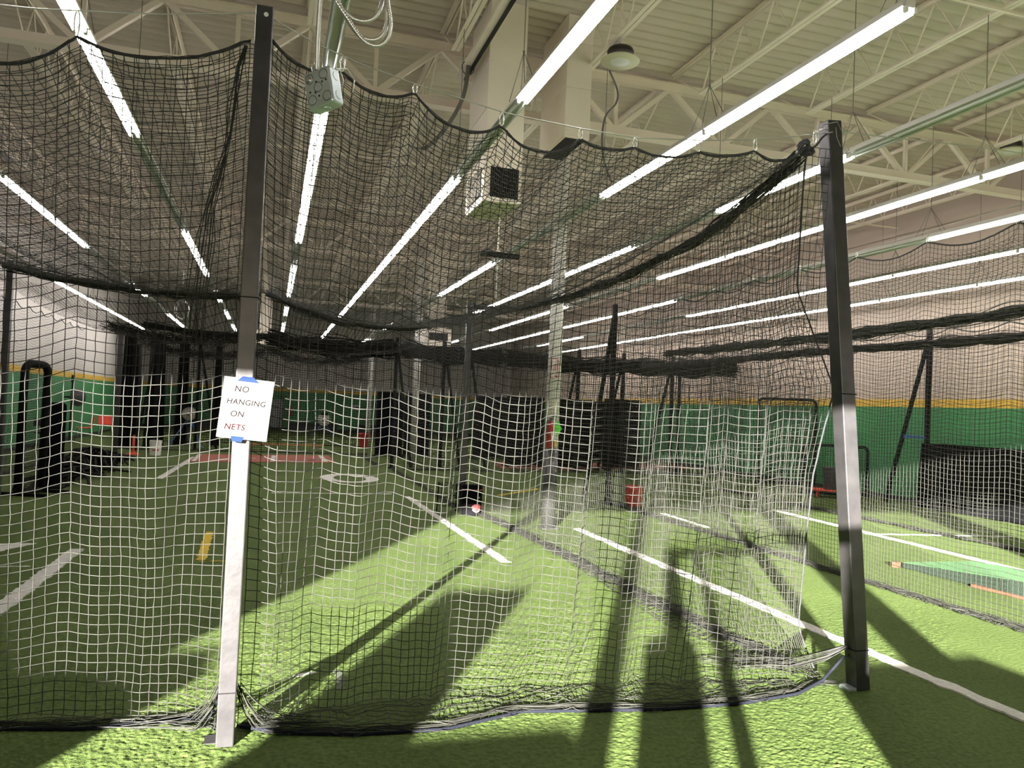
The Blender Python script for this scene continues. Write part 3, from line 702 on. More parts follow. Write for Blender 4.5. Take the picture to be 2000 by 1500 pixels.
# the free front edge is pulled to the tie on the post, then flares back
z_ = Pd[..., 2]; pull = np.exp(-((Pd[..., 1]-4.12)/.55))
Pd[..., 1] += pull*np.interp(z_, [0, .25, 1.3, 1.86, 2.5, 3.3], [.30, .42, .20, .0, .18, -.08])
Pd[..., 0] += pull*np.interp(z_, [0, .3, 1.3, 1.86, 2.5, 3.3], [.05, .06, .12, .17, .08, .0])
edge = resample(Pd[0], 60)
apron = []  # slack lying on the floor toward the cage
for j in range(9):
    f = j/8; yb_ = Yv+.3*np.exp(-(Yv-4.12)/.55)*(1-f); wid = np.interp(Yv, [4.1, 4.6, 5.6, 7, 9, 12.1], [.10, .30, .42, .30, .16, .10])
    apron.append(np.stack([Xdiv(Yv, 0)-f*wid, yb_, np.full_like(Yv, .016)+.02*np.abs(smooth_noise(len(Yv), 60))*(f*(1-f)*4)], 1))
Pa = np.stack(apron, 1)+rng.normal(size=(len(Yv), 9, 3))*np.array([.012, .012, .004]); Pa[..., 2] = np.maximum(Pa[..., 2], .006)
hem = bundle([(3.40, 4.6, .03), (3.33, 5.3, .03), (3.28, 6.5, .03), (3.28, 8, .03), (3.25, 10.0, .03), (3.14, 12.0, .03)], 26, .075, .06, .35, .008)
top = [np.stack([Xdiv(Yv, zt), Yv, zt], 1)]
net_obj('cage_net', 'black divider net from the leaning post back to the bucket post', [Pd, Pa], .0022, 3, 'divider nets', extra=[('edge_rope', [edge, edge+np.array([.008, .006, 0])], .0055, M_rope), ('bunched_hem', hem, .0028, M_net)])
roll = bundle(np.stack([Xdiv(Yv, zt), Yv, zt-.01], 1)[::6], 46, .045, .08, 1, None, .5)
V, F = strands(roll, .004, 3); tag(link('rolled_netting', np_mesh('rolled', V, F, M_net)), 'thick rolled netting edge sagging from the leaning post', 'netting', kind='stuff')
def roof(x0f, x1f, y0, y1, zf, zb, sag, belly, cell, zside0=None):
    nu = int(abs(x1f(y0)-x0f(y0))/cell*1.03); ny = int((y1-y0)/cell*1.02); s = np.linspace(0, 1, nu); P = np.zeros((nu, ny, 3))
    for j in range(ny):
        v = j/(ny-1); y = y0+(y1-y0)*v; x = x0f(y)+(x1f(y)-x0f(y))*s
        zz = zf(x)*(1-v)**1.6 + (1-(1-v)**1.6)*zb(s) - sag*4*v*(1-v) - belly*16*v*(1-v)*s*(1-s)*.5
        P[:, j, 0] = x; P[:, j, 1] = y; P[:, j, 2] = zz
    P[..., 2] += (smooth_noise(nu, 14)*.025)[:, None]*np.sin(np.linspace(0, math.pi, ny))[None]
    P += rng.normal(size=P.shape)*.003; return P
zfR = lambda x: np.interp(x, SXR, SZR); zfL = lambda x: np.interp(x, SXL, SZL)
PrR = roof(lambda y: -.10, lambda y: 3.05+.0*y, 3.99, 12.1, zfR, lambda s: 3.22-.33*4*s*(1-s)-.06*s, .22, .16, CELL)
net_obj('roof_net', 'sagging black roof net over the middle cage', [PrR], .0022, 3, 'roof nets')
PrL = roof(lambda y: -3.75+.02*y, lambda y: -.16, 3.99, 12.1, zfL, lambda s: 3.32-.14*4*s*(1-s)-.12*s, .16, .22, CELL)
net_obj('roof_net', 'sagging black roof net over the cage left of the sign post', [PrL], .0022, 3, 'roof nets')
for lb, P in (('rolled netting edge sagging across the middle cage at the bucket post', PrR), ('rolled netting edge across the left cage at the far left post', PrL)):
    pth = P[::6, -1] if P is PrR else P[::6, -1]
    V, F = strands(bundle(pth-np.array([0, 0, .03]), 70, .055, .08, 1, None, .5), .005, 3); tag(link('rolled_netting', np_mesh('rolled', V, F, M_net)), lb, 'netting', kind='stuff')
# deeper bays of the same cages (flat strings)
for lb, xa, xb, y0, y1, z0 in (('black roof net of the middle cage behind the bucket post', -.1, 3.0, 12.15, 20.2, 3.15), ('black roof net of the left cage behind the far left post', -3.7, -.15, 12.15, 20.2, 3.2), ('black roof net at the far end of the middle cage', -.1, 3.0, 20.2, 27, 3.2), ('black roof net at the far end of the left cage', -3.7, -.15, 20.2, 27, 3.2)):
    P = roof(lambda y: xa, lambda y: xb, y0, y1, lambda x: z0-.25*np.sin(np.pi*(x-xa)/(xb-xa)), lambda s: z0-.25*4*s*(1-s), .22, .1, CELL*1.3)
    net_obj('roof_net', lb, [P], .004, 2, 'roof nets', M_netfar, [('rolled_edge', bundle(P[::8, -1], 30, .10, .15, 1.6), .006, M_netfar)])
V, F = strands(bundle([(-2.9, 20.0, 3.25), (-1.6, 20.0, 3.12), (-.2, 20.0, 3.16)], 50, .05, .2, 1.1, None, 1.1), .010, 3); tag(link('rolled_netting', np_mesh('rolled', V, F, M_netfar)), 'thinner black roll of netting across the far left lane', 'netting', kind='stuff')
for lb, pa in (('thick black roll of netting hanging across the lanes left of the second column', [(-.1, 20.0, 3.12), (1.4, 20.0, 2.95), (2.95, 20.0, 3.05)]), ('thick black roll of netting hanging right of the second column', [(3.2, 20.05, 3.05), (4.3, 20.05, 2.95), (5.8, 20.05, 2.98)]), ('thick black roll of netting above the black panels', [(6.0, 20.1, 2.98), (8.0, 20.1, 2.9), (9.8, 20.1, 2.98), (11.5, 20.1, 3.0), (13.0, 20.1, 3.1)])):
    V, F = strands(bundle(pa, 170, .10, .2, 1.8, None, 1.3), .012, 3); tag(link('rolled_netting', np_mesh('rolled', V, F, M_netfar)), lb, 'netting', kind='stuff')
# divider nets deeper in the hall and at the left
def simple_curtain(label, x0, x1, y0, y1, zt_, cell=CELL*1.25, r=.0032, fold=.05, sag=.18, hem_n=12, name='cage_net', group='divider nets'):
    L = math.hypot(x1-x0, y1-y0); n = int(L/cell); s = np.linspace(0, 1, n); nz = int(zt_/cell); P = np.zeros((n, nz, 3))
    k = max(1, round(L/.9)); z = zt_-sag*.5*np.abs(np.sin(np.pi*s*k)); fo = smooth_noise(n, max(3, int(L/.5)))*fold
    nx, ny = -(y1-y0)/L, (x1-x0)/L
    for j in range(nz):
        f = j/(nz-1); P[:, j, 0] = x0+(x1-x0)*s+nx*fo*f; P[:, j, 1] = y0+(y1-y0)*s+ny*fo*f; P[:, j, 2] = z*(1-f)+.012
    P += rng.normal(size=P.shape)*.003
    ex = [('top_rope', [P[:, 0], P[:, 0]+.005], .006, M_rope)]
    if hem_n: ex.append(('bunched_hem', bundle([(x0, y0, .025), ((x0+x1)/2+.03, (y0+y1)/2, .025), (x1, y1, .025)], hem_n, .05, .08, .35, .008), .004, M_net))
    return net_obj(name, label, [P], r, 2, group, M_net if y0 < 13 else M_netfar, ex)
simple_curtain('black divider net beyond the far left post, along the left wall', -3.7, -3.6, 5.0, 12.6, 3.3, CELL, .0026)
simple_curtain('black divider net from the far left post toward the netting heap', -4.75, -4.8, 12.9, 23.3, 3.3)
simple_curtain('black divider net behind the bucket post', 2.96, 3.0, 12.25, 19.9, 3.2)
simple_curtain('black divider net far behind the bucket post', 2.75, 2.75, 20.6, 24.8, 3.2, CELL*1.6, .004)
simple_curtain('black backstop net across the clay mat', -3.9, 3.0, 25.0, 25.0, 3.3, CELL*1.4, .0042)
simple_curtain('black backstop net in the far lane by the orange beam', -3.9, 5.5, 29.5, 29.5, 3.3, CELL*1.8, .006)
# right-hand lane nets
Yr = np.arange(4.2, 13.0, CELL); k9 = (Yr-4.2)/.97
ztr = 3.45-.10*np.abs(np.sin(math.pi*k9))-.04*np.sin(Yr*.5)
Pq = curtain(lambda y, z: 6.08+.02*np.sin(y*2.1)*(z < 3)+.0*z, Yr, ztr, 0, .03)
Pqa = np.stack([np.stack([6.06-.12*f+0*Yr, Yr, np.full_like(Yr, .012+.02*f*(1-f)*4)], 1) for f in (0, .33, .66, 1)], 1)+rng.normal(size=(len(Yr), 4, 3))*np.array([.012, .012, .004])
Pqa[..., 2] = np.maximum(Pqa[..., 2], .006)
t = net_obj('cage_net', 'black scalloped net along the near side of the right lane', [Pq, Pqa], .0023, 3, 'right lane nets', extra=[('top_rope', [Pq[:, 0], Pq[:, 0]+.004], .0065, M_rope), ('bunched_hem', bundle([(6.0, 4.3, .03), (5.99, 7, .03), (6.03, 10, .03), (6.05, 13, .03)], 24, .06, .06, .35, .008), .0028, M_net)])
for k in range(9):
    y_ = 4.2+.97*k
    if y_ < 12.9: carabiner(t, 6.08, y_, float(np.interp(y_, Yr, ztr)), float(np.interp(y_, Yr, ztr))+.07)
Yr2 = np.arange(5.5, 20.0, CELL*1.15); zt2 = 3.17-.10*np.abs(np.sin(math.pi*(Yr2-5.5)/1.0))
P2 = curtain(lambda y, z: 9.9+0*y, Yr2, zt2, 0, .03, CELL*1.1)
net_obj('cage_net', 'black scalloped net on the far side of the right lane', [P2], .0026, 2, 'right lane nets', extra=[('top_rope', [P2[:, 0], P2[:, 0]+.004], .007, M_rope), ('rolled_band', bundle([(9.9, 5.5, 2.98), (9.92, 9, 2.95), (9.9, 12, 2.98), (9.9, 16, 2.97), (9.9, 20, 2.98)], 110, .062, .12, 1, None, .8), .006, M_net), ('bunched_hem', bundle([(9.88, 5.5, .03), (9.86, 9, .03), (9.88, 12, .03), (9.9, 16, .03)], 20, .06, .08, .35, .008), .004, M_net)])
PrQ = roof(lambda y: 6.1, lambda y: 9.9, 4.2, 20, lambda x: 3.35-.25*np.sin(np.pi*(x-6.1)/3.8), lambda s: 3.25-.25*4*s*(1-s), .12, .05, CELL*1.2)
net_obj('roof_net', 'sagging black roof net over the right lane', [PrQ], .0026, 2, 'roof nets', M_net, [('rolled_band', bundle([(7.6, 4.4, 3.0), (8.0, 7, 2.98), (8.1, 10, 2.95), (8.0, 15, 2.96)], 100, .058, .12, 1, None, .8), .006, M_net)])
simple_curtain('black backstop net at the end of the right lane', 6.1, 13.2, 19.75, 19.75, 3.35, CELL*1.3, .0038)
simple_curtain('black net wall left of the black panels', 3.3, 5.9, 19.7, 19.7, 3.3, CELL*1.3, .0038)

# ------------------------------------------------------------------ whiteboard sign
t = thing('whiteboard_sign', 'small white board with faded hand lettering taped to the post', 'sign', (-.11, 3.925, 1.595))
t.rotation_euler = (R(-2), R(4.5), R(-2))
m = MB(); m.box((0, 0, 0), (.222, .008, .282)); m.bevel(.002, 1).obj('board', M_paper, t)
for (c, d) in (((.112, -.001, 0), (.004, .012, .286)), ((-.112, -.001, 0), (.003, .012, .286)), ((0, -.001, -.142), (.226, .012, .004)), ((0, -.001, .142), (.226, .012, .003))): MB().box(c, d).obj('frame_strip', M_edge, t)
for wd, x, z, sz, mm in (('NO', -.062, .078, .040, M_ink), ('HANGING', -.090, .018, .036, M_ink), ('ON', -.066, -.040, .038, M_ink), ('NETS', -.085, -.102, .038, M_inkred)):
    cu = bpy.data.curves.new('lettering', 'FONT'); cu.body = wd; cu.size = sz; cu.extrude = .0003; cu.offset = .0007; cu.space_character = 1.08; cu.shear = .12
    cu.materials.append(mm); o = text_mesh(cu, t); o.location = (x, -.0046, z); o.rotation_euler = (R(90), 0, 0)
m = MB(); m.poly([(-.055, -.008, .128), (.045, -.008, .128), (.018, -.006, .152), (-.032, -.006, .152)]); o = m.obj('tape', M_tape, t)
md = o.modifiers.new('s', 'SOLIDIFY'); md.thickness = .001
m = MB(); m.poly([(-.05, -.008, -.132), (.01, -.008, -.132), (.002, -.006, -.158), (-.042, -.006, -.158)]); o = m.obj('tape', M_tape, t)
md = o.modifiers.new('s', 'SOLIDIFY'); md.thickness = .001

# ------------------------------------------------------------------ turf markings
def ragged(pts, label, m=M_line, name='field_line', cat='field line', group='painted lines on the turf', n=24, am=.008, closed=True):
    """flat painted marking with ragged edges"""
    out = []; k = len(pts)
    for i in range(k):
        a, b = np.array(pts[i]), np.array(pts[(i+1) % k]); L = np.linalg.norm(b-a); mm = max(2, int(L/.04)); tg = (b-a)/max(L, 1e-6); nr = np.array([-tg[1], tg[0]])
        mm = min(mm, 120)
        for q in range(mm): out.append(a+(b-a)*q/mm+nr*rng.normal()*am)
    mb = MB(); mb.poly([(p[0], p[1], .002) for p in out], (.013 if len(out) > 60 else .007) if min(p[1] for p in out) < 8 else .004); o = mb.obj(name, m); return tag(o, label, cat, group)
def line(x0, y0, x1, y1, w, label, m=M_line, **k):
    d = np.array([x1-x0, y1-y0]); d /= np.linalg.norm(d); n_ = np.array([-d[1], d[0]])*w/2
    a, b = np.array([x0, y0]), np.array([x1, y1]); return ragged([a-n_, b-n_, b+n_, a+n_], label, m, **k)
line(4.21, 1.6, 4.2, 10.3, .11, 'long white line on the sunlit turf right of the cage')
line(2.5, 8.1, 2.42, 14.0, .11, 'white line inside the cage ending in bright sun')
line(-1.86, 22.6, -1.99, 16.6, .13, 'white line leading to the clay mat on the left')
line(-1.84, 5.9, -1.83, 9.1, .13, 'broad white line at the left edge of the photo')
line(.1, 14.38, 2.2, 14.39, .07, 'thin white cross line in front of the white ring')
line(6.34, 10.4, 6.39, 11.9, .09, 'short white line just beyond the right lane net')
line(8.5, 6.6, 8.9, 12.4, .10, 'white line running through the right lane behind the green mound')
line(8.63, 9.74, 11.1, 9.4, .08, 'thin white cross line in the right lane')
line(-2.75, 8.3, -2.04, 8.28, .03, 'hair-thin white mark beside the white home plate')
line(-.585, 8.45, -.62, 10.2, .09, 'short yellow mark on the shaded turf', M_liney)
line(-.60, 8.40, -.33, 8.38, .02, 'thin yellow stroke at the foot of the yellow mark', M_liney)
line(4.22, 14.3, 5.43, 15.56, .10, 'yellow line in the lane behind the near column', M_liney)
ragged([(-2.95, 9.5), (-2.30, 9.5), (-2.62, 8.85), (-2.72, 8.4), (-2.95, 8.4)], 'white home plate cut off by the left photo edge', name='home_plate', cat='home plate', group=None)
line(.22, 4.86, .34, 4.93, .03, 'tiny white scrap on the turf by the sign post', name='paper_scrap', cat='scrap', group=None)
ragged([(.44, 4.60), (.47, 4.6), (.50, 4.78), (.49, 4.92), (.455, 4.93), (.46, 4.8)], 'small white paint smear on the turf behind the net', name='paint_smear', cat='paint mark', group=None, m=M_smear)
# ring
mb = MB(); N = 64; vs = []
for ro, ri_ in ((.62, .33),):
    A = [mb.b.verts.new((1.72+.62*math.cos(2*math.pi*i/N)*(1+.01*rng.normal()), 17.3+1.0*math.sin(2*math.pi*i/N), .006)) for i in range(N)]
    B = [mb.b.verts.new((1.72+.34*math.cos(2*math.pi*i/N), 17.25+.72*math.sin(2*math.pi*i/N), .006)) for i in range(N)]
    for i in range(N): mb.b.faces.new((A[i], A[(i+1) % N], B[(i+1) % N], B[i]))
tag(mb.obj('ring_mark', M_line), 'white painted ring on the turf in the middle cage', 'field ring')
# clay mats
def clay(label, pts, lines=()):
    t = thing('clay_mat', label, 'mat', (0, 0, 0), 'red clay-coloured mats')
    MB().poly([(x, y, .002) for x, y in pts], .014).obj('mat', M_clay, t)
    for (a, b, c, d, wd) in lines:
        dv = np.array([c-a, d-b]); dv = dv/np.linalg.norm(dv); n_ = np.array([-dv[1], dv[0]])*wd/2
        MB().poly([(a-n_[0], b-n_[1], .016), (c-n_[0], d-n_[1], .016), (c+n_[0], d+n_[1], .016), (a+n_[0], b+n_[1], .016)], .003).obj('stripe', M_line, t)
clay('red clay mat with white stripes across the middle cage', [(-1.85, 20.9), (1.75, 21.5), (1.75, 24.2), (-1.85, 23.6)], [(.13, 21.35, .18, 23.6, .12), (1.5, 21.6, 1.5, 24.1, .12), (-1.75, 21.0, -1.8, 23.5, .1), (-.95, 22.4, -.3, 22.45, .06)])
clay('long red clay mat beyond the near column', [(6.1, 20.9), (7.9, 20.6), (13.0, 22.0), (13.0, 23.6), (8.9, 23.5), (6.6, 23.2)], [(6.4, 21.2, 7.2, 20.9, .06)])
t = thing('low_beam', 'orange-brown low beam lying across the far lane', 'beam', (0, 28, 0)); MB().box((.55, 0, .10), (2.5, .1, .06)).obj('beam', M_wood, t)
for x in (-.5, 1.6): MB().box((x, 0, .035), (.06, .1, .07)).obj('support', M_wood, t)
t = thing('low_beam', 'red low rail on the floor behind the long clay mat', 'beam', (0, 25.6, 0)); MB().box((8.9, 0, .10), (2.2, .08, .05)).obj('beam', M_redd, t)
for x in (7.9, 9.9): MB().box((x, 0, .035), (.06, .08, .07)).obj('support', M_redd, t)

# ------------------------------------------------------------------ buckets
def bucket(label, x, y, r0, r1, h, m, band=None, bm=None, handle=True, logo=False):
    t = thing('bucket', label, 'bucket', (x, y, 0))
    MB().lathe((0, 0, 0), [(r0*.97, 0), (r0, .01), (r1, h-.06), (r1*1.05, h-.055), (r1*1.05, h-.045), (r1, h-.04), (r1, h-.012), (r1*1.05, h-.01), (r1*1.05, h), (r1*.96, h), (r0*.9, .03)], 28).obj('body', m, t, False)
    if band is not None:
        a, b = band; rr = lambda z: r0+(r1-r0)*z/h+.002
        MB().lathe((0, 0, 0), [(rr(a), a), (rr(b), b)], 28).obj('band', bm, t)
    if handle: MB().tube([(r1*1.06*math.cos(a), -.02-.10*math.sin(a)*.8, h-.05-.11*math.sin(a)) for a in np.linspace(0, math.pi, 12)], .004, 5).obj('handle', M_wire, t)
    return t
bucket('red plastic bucket on the turf right of the near column', 6.33, 12.9, .135, .155, .36, M_red)
t = bucket('white plastic bucket with a red printed patch by the black post', -2.87, 22.9, .14, .155, .40, M_white, None, None)
m = MB(); m.box((.02, -.155, .15), (.17, .01, .045)); m.obj('printed_patch', M_pink, t)
t = bucket('black ball bucket with red rim and printed badge', 3.03, 11.72, .15, .155, .42, M_blackpad, (.385, .40), M_pink, False)
# badge: a red rounded mark above a white smile-like arc, plus two white dashes
def onbucket(name, a0, a1, z0, z1, mm, rr=.1585, y=None):
    mb = MB(); k = 8
    A = [mb.b.verts.new((rr*math.sin(a), -rr*math.cos(a), z0)) for a in np.linspace(a0, a1, k)]; B = [mb.b.verts.new((rr*math.sin(a), -rr*math.cos(a), z1)) for a in np.linspace(a0, a1, k)]
    for i in range(k-1): mb.b.faces.new((A[i], A[i+1], B[i+1], B[i]))
    o = mb.obj(name, mm, t); md = o.modifiers.new('s', 'SOLIDIFY'); md.thickness = .002; return o
c0 = -.02
for j in range(6):
    z = .085+.016*j; hw = [.30, .42, .48, .50, .44, .30][j]
    onbucket('badge_print', c0+.28-hw, c0+.28+hw, z, z+.016, M_badge)
for j in range(7):
    f = (j-3)/3; onbucket('badge_print', c0+.28+f*.36-.07, c0+.28+f*.36+.07, .055+.03*f*f, .074+.03*f*f, M_badgew, .1595)
onbucket('badge_print', .25, .62, .215, .235, M_badgew); onbucket('badge_print', .42, .62, .265, .29, M_badgew)
MB().cyl((0, 0, .42), (0, 0, .45), .16, .155, seg=28).obj('lid', M_blackpad, t)
t = thing('ball_caddy', 'black wire ball caddy standing left of the black bucket', 'ball caddy', (2.72, 11.95, 0))
for sx in (-.14, .14):
    for sy in (-.14, .14): MB().bar((sx*1.1, sy*1.1, 0), (sx, sy, .46), .018).obj('leg', M_black, t)
for z in (.12, .25, .44):
    MB().tube([(.15*a, .15*b, z) for a, b in ((-1, -1), (1, -1), (1, 1), (-1, 1))], .008, 5, True).obj('hoop', M_black, t)
for k in range(7):
    a = -.13+.043*k; MB().tube([(a, -.15, .12), (a, -.15, .44)], .004, 4).obj('wire', M_black, t)
t = thing('trash_can', 'red bin at the foot of the third column', 'bin', (3.35, 29.3, 0)); MB().lathe((0, 0, 0), [(.15, 0), (.19, .44), (.2, .45), (.2, .5), (.17, .5)], 20).obj('body', M_redd, t); MB().lathe((0, 0, .5), [(.2, 0), (.17, .02), (.05, .03)], 20).obj('lid', M_redd, t)

# ------------------------------------------------------------------ extinguisher and sign on the column
cx, cy = 3.80, 10.39; CA = math.atan2(-cy, -cx); ux, uy = math.cos(CA), math.sin(CA)
ex, ey = cx+ux*.19-.02, cy+uy*.19
t = thing('fire_extinguisher', 'red fire extinguisher with green tag strapped to the near column', 'fire extinguisher', (ex, ey, 1.13))
MB().lathe((0, 0, 0), [(.05, 0), (.056, .008), (.058, .30), (.045, .345), (.022, .37), (.02, .385)], 20).obj('cylinder', M_redd, t, True)
MB().box((0, 0, .40), (.035, .035, .035)).obj('valve', M_dark, t); MB().bar((0, -.01, .43), (.075, -.03, .445), .014, .02).obj('lever', M_dark, t); MB().bar((0, -.01, .405), (.07, -.03, .40), .012, .02).obj('handle', M_dark, t)
MB().tube([(-.02, -.02, .39), (-.08, -.03, .35), (-.095, -.03, .25), (-.10, -.03, .16), (-.11, -.03, .08)], .010, 6).obj('hose', M_dark, t, True)
MB().cyl((-.11, -.03, .09), (-.115, -.03, .04), .010, .018, seg=10).obj('nozzle', M_dark, t)
MB().box((.02, -.06, .17), (.06, .004, .12)).obj('label_plate', M_white, t)
MB().box((0, .07, .2), (.05, .09, .04)).obj('bracket', M_dark, t)
t2 = thing('inspection_tag', 'bright green and yellow tag hanging on the extinguisher', 'tag', (ex+.085, ey-.02, 1.40))
m = MB(); m.poly([(-.03, 0, .09), (.03, 0, .10), (.05, 0, .04), (.075, 0, .0), (.05, 0, -.03), (.03, 0, -.09), (-.02, 0, -.05), (-.035, 0, .02)]); o = m.obj('tag', M_tagg, t2); o.modifiers.new('s', 'SOLIDIFY').thickness = .004
MB().box((-.02, .004, -.20), (.04, .004, .10)).obj('lower_tag', M_tagy, t2); MB().tube([(-.02, .005, -.05), (-.02, .006, -.15)], .002, 4).obj('string', M_white, t2)
t = thing('extinguisher_sign', 'tall white sign with red border and arrow on the near column', 'sign', (cx+ux*.1, cy+uy*.1, 2.24)); t.rotation_euler = (0, 0, CA+math.pi/2)
MB().box((0, 0, 0), (.11, .006, .29)).obj('plate', M_white, t)
for (c, d) in (((-.048, -.005, 0), (.010, .004, .28)), ((.048, -.005, .02), (.010, .004, .20)), ((0, -.005, .137), (.1, .004, .010)), ((-.02, -.005, -.137), (.06, .004, .010))): MB().box(c, d).obj('border', M_redd, t)
m = MB(); m.poly([(.005, -.005, -.10), (.055, -.005, -.10), (.03, -.005, -.143)]); o = m.obj('arrow', M_redd, t); o.modifiers.new('s', 'SOLIDIFY').thickness = .003
for wd, xx in (('FIRE', -.014), ('EXTINGUISHER', .022)):
    cu = bpy.data.curves.new('lettering', 'FONT'); cu.body = wd; cu.size = .06 if wd == 'FIRE' else .032; cu.extrude = .0004; cu.materials.append(M_redd)
    cu.align_x = 'CENTER'; o = text_mesh(cu, t); o.location = (xx-.006, -.0045, .01); o.rotation_euler = (R(90), R(90), 0)

# ------------------------------------------------------------------ left side: screen, fan, chairs, tee, pitching machine
def screen(name, label, x, y, wd, h, rz, lean=0.0, r=.03, rad=.16, cellw=.05, base=True):
    t = thing(name, label, 'net screen', (x, y, 0), 'framed practice screens', rz)
    pts = [(-wd/2, 0, .03), (-wd/2, lean*(h-rad)/h, h-rad)]
    for a in np.linspace(math.pi, math.pi/2, 6)[1:]: pts.append((-wd/2+rad+rad*math.cos(a), lean, h-rad+rad*math.sin(a)))
    for a in np.linspace(math.pi/2, 0, 6): pts.append((wd/2-rad+rad*math.cos(a), lean, h-rad+rad*math.sin(a)))
    pts += [(wd/2, 0, .03)]
    MB().tube(pts, r, 8).obj('frame', M_black, t, True)
    MB().tube([(-wd/2, 0, .04), (wd/2, 0, .04)], r*.9, 8).obj('bottom_bar', M_black, t)
    nu, nv = int(wd/cellw), int(h/cellw); P = np.zeros((nu, nv, 3))
    for j in range(nv):
        z = .05+(h-.08)*j/(nv-1); cut = max(0, z-(h-rad)); inset = rad-math.sqrt(max(rad*rad-cut*cut, 0)); ww = wd-2*inset
        P[:, j, 0] = np.linspace(-ww/2, ww/2, nu); P[:, j, 1] = lean*min(1, z/(h-rad)); P[:, j, 2] = z
    V, F = grid_net(P, .003, 2); stuff(link('netting', np_mesh('screen_net', V, F, M_netfar), t))
    if base:
        for s in (-1, 1): MB().bar((s*wd/2, -.45, .025), (s*wd/2, .45, .025), .05).obj('foot', M_black, t)
    return t
screen('pitching_screen', 'tall rounded black net screen at the far left edge', -3.52, 13.95, .55, 2.03, R(70), 0, .06, .14, .035)
t = thing('screen_pad', 'lower rounded black pad leaning behind the tall left screen', 'pad', (-3.42, 14.9, 0)); m = MB(); m.box((0, 0, .72), (.28, .16, 1.42)); m.bevel(.07, 4).obj('pad', M_blackpad, t, True); MB().box((0, 0, .02), (.4, .5, .04)).obj('foot', M_black, t)
def chair(label, x, y, rz, shell, group=None, stackn=1):
    t = thing('stacking_chair', label, 'chair', (x, y, 0), group, rz)
    m = MB(); m.box((0, 0, .44), (.44, .42, .03)); m.bevel(.012, 2).obj('seat', shell, t)
    m = MB(); m.box((0, .23, .64), (.44, .03, .34), Matrix.Rotation(R(-12), 3, 'X')); m.bevel(.012, 2).obj('backrest', shell, t)
    for sx in (-1, 1):
        MB().tube([(sx*.19, -.17, .43), (sx*.22, -.24, .0)], .011, 6).obj('leg', M_chrome, t); MB().tube([(sx*.19, .17, .43), (sx*.22, .26, 0)], .011, 6).obj('leg', M_chrome, t)
    return t
chair('red stacking chair facing right, nearer to the black stand', -5.75, 28.6, R(-70), M_red, 'red chairs by the left wall')
chair('red stacking chair facing the camera, right of its twin', -5.55, 30.9, R(15), M_red, 'red chairs by the left wall')
t = thing('folding_chair', 'black folding chair against the green left wall', 'chair', (-5.9, 24.6, 0), None, R(60))
MB().box((0, 0, .43), (.4, .38, .03)).obj('seat', M_black, t); MB().box((0, .2, .72), (.4, .03, .2)).obj('backrest', M_black, t)
for sx in (-1, 1):
    MB().bar((sx*.2, -.25, 0), (sx*.2, .22, .82), .022).obj('leg', M_black, t); MB().bar((sx*.18, .25, 0), (sx*.18, -.15, .44), .022).obj('leg', M_black, t)
t = thing('stand_fan', 'black pedestal fan with caged round head by the left wall', 'fan', (-6.0, 27.8, 0))
MB().cyl((0, 0, 0), (0, 0, .04), .2, .16, seg=20).obj('base', M_black, t); MB().cyl((0, 0, .04), (0, 0, 1.95), .025, seg=10).obj('pole', M_black, t)
MB().lathe((.2, -.1, 1.42), [(.05, -.08), (.26, -.05), (.28, 0), (.26, .05), (.05, .08)], 20, (.75, -.6, 0)).obj('head', M_dark, t, True); MB().bar((-.2, 0, 1.42), (.2, -.06, 1.42), .06).obj('mount', M_black, t)
MB().cyl((0, 0, 1.9), (0, 0, 2.12), .04, seg=10).obj('grip', M_black, t)
t = thing('batting_tee', 'orange batting tee standing left of the white bucket', 'tee', (-3.42, 22.95, 0))
MB().lathe((0, 0, 0), [(.17, 0), (.17, .03), (.1, .05), (.05, .07)], 20).obj('base', M_orange, t); MB().cyl((0, 0, .06), (0, 0, .52), .037, .033, seg=12).obj('stem', M_orange, t)
def machine(label, x, y, z, s=1.0):
    t = thing('pitching_machine', label, 'pitching machine', (x, y, 0), 'wheel pitching machines')
    MB().lathe((0, 0, z), [(.08, -.07), (.2*s, -.07), (.215*s, -.04), (.215*s, .04), (.2*s, .07), (.08, .07)], 28, (.05, -1, .1)).obj('wheel', M_tyre, t, True)
    MB().lathe((0, -.08, z), [(.07, 0), (.07, .02), (.02, .03)], 16, (.05, -1, .1)).obj('hub', M_chrome, t)
    MB().box((.0, .16, z-.02), (.16, .22, .18)).bevel(.02, 2).obj('motor', M_dark, t); MB().box((.02, .0, z+.27), (.32, .2, .1)).bevel(.02, 2).obj('ball_chute', M_black, t)
    for px, py in ((-.55, -.35), (.45, -.45), (.05, .6)): MB().tube([(0, .1, z-.1), (px, py, .0)], .024, 8).obj('leg', M_blue, t)
    MB().box((.1, .1, z-.35), (.24, .03, .03)).obj('brace', M_blue, t)
machine('pitching machine with pale wheel on blue tripod legs', -2.45, 27.0, 1.05)
machine('second pitching machine wheel, far off near the back wall', 2.45, 38.0, .75, 1.4)
# heap of netting
hp = []
for _ in range(110):
    c = np.array([-3.5+rng.normal()*.12, 15.6+rng.random()*4.9, .0]); L = .5+rng.random()*1.0; a = rng.normal()*.25+math.pi/2; k = 10
    s = np.linspace(-1, 1, k); hgt = (.06+.42*rng.random()*np.exp(-((c[1]-17.8)/2.2)**2))*(1-s**2)
    hp.append(np.stack([c[0]+np.cos(a)*L*s+smooth_noise(k, 3)*.1, c[1]+np.sin(a)*L*s, .02+hgt+np.abs(smooth_noise(k, 3))*.03], 1))
V, F = strands(hp, .022, 4); tag(link('netting_heap', np_mesh('heap', V, F, M_netfar)), 'long heap of black netting dumped on the shaded turf', 'netting', kind='stuff')
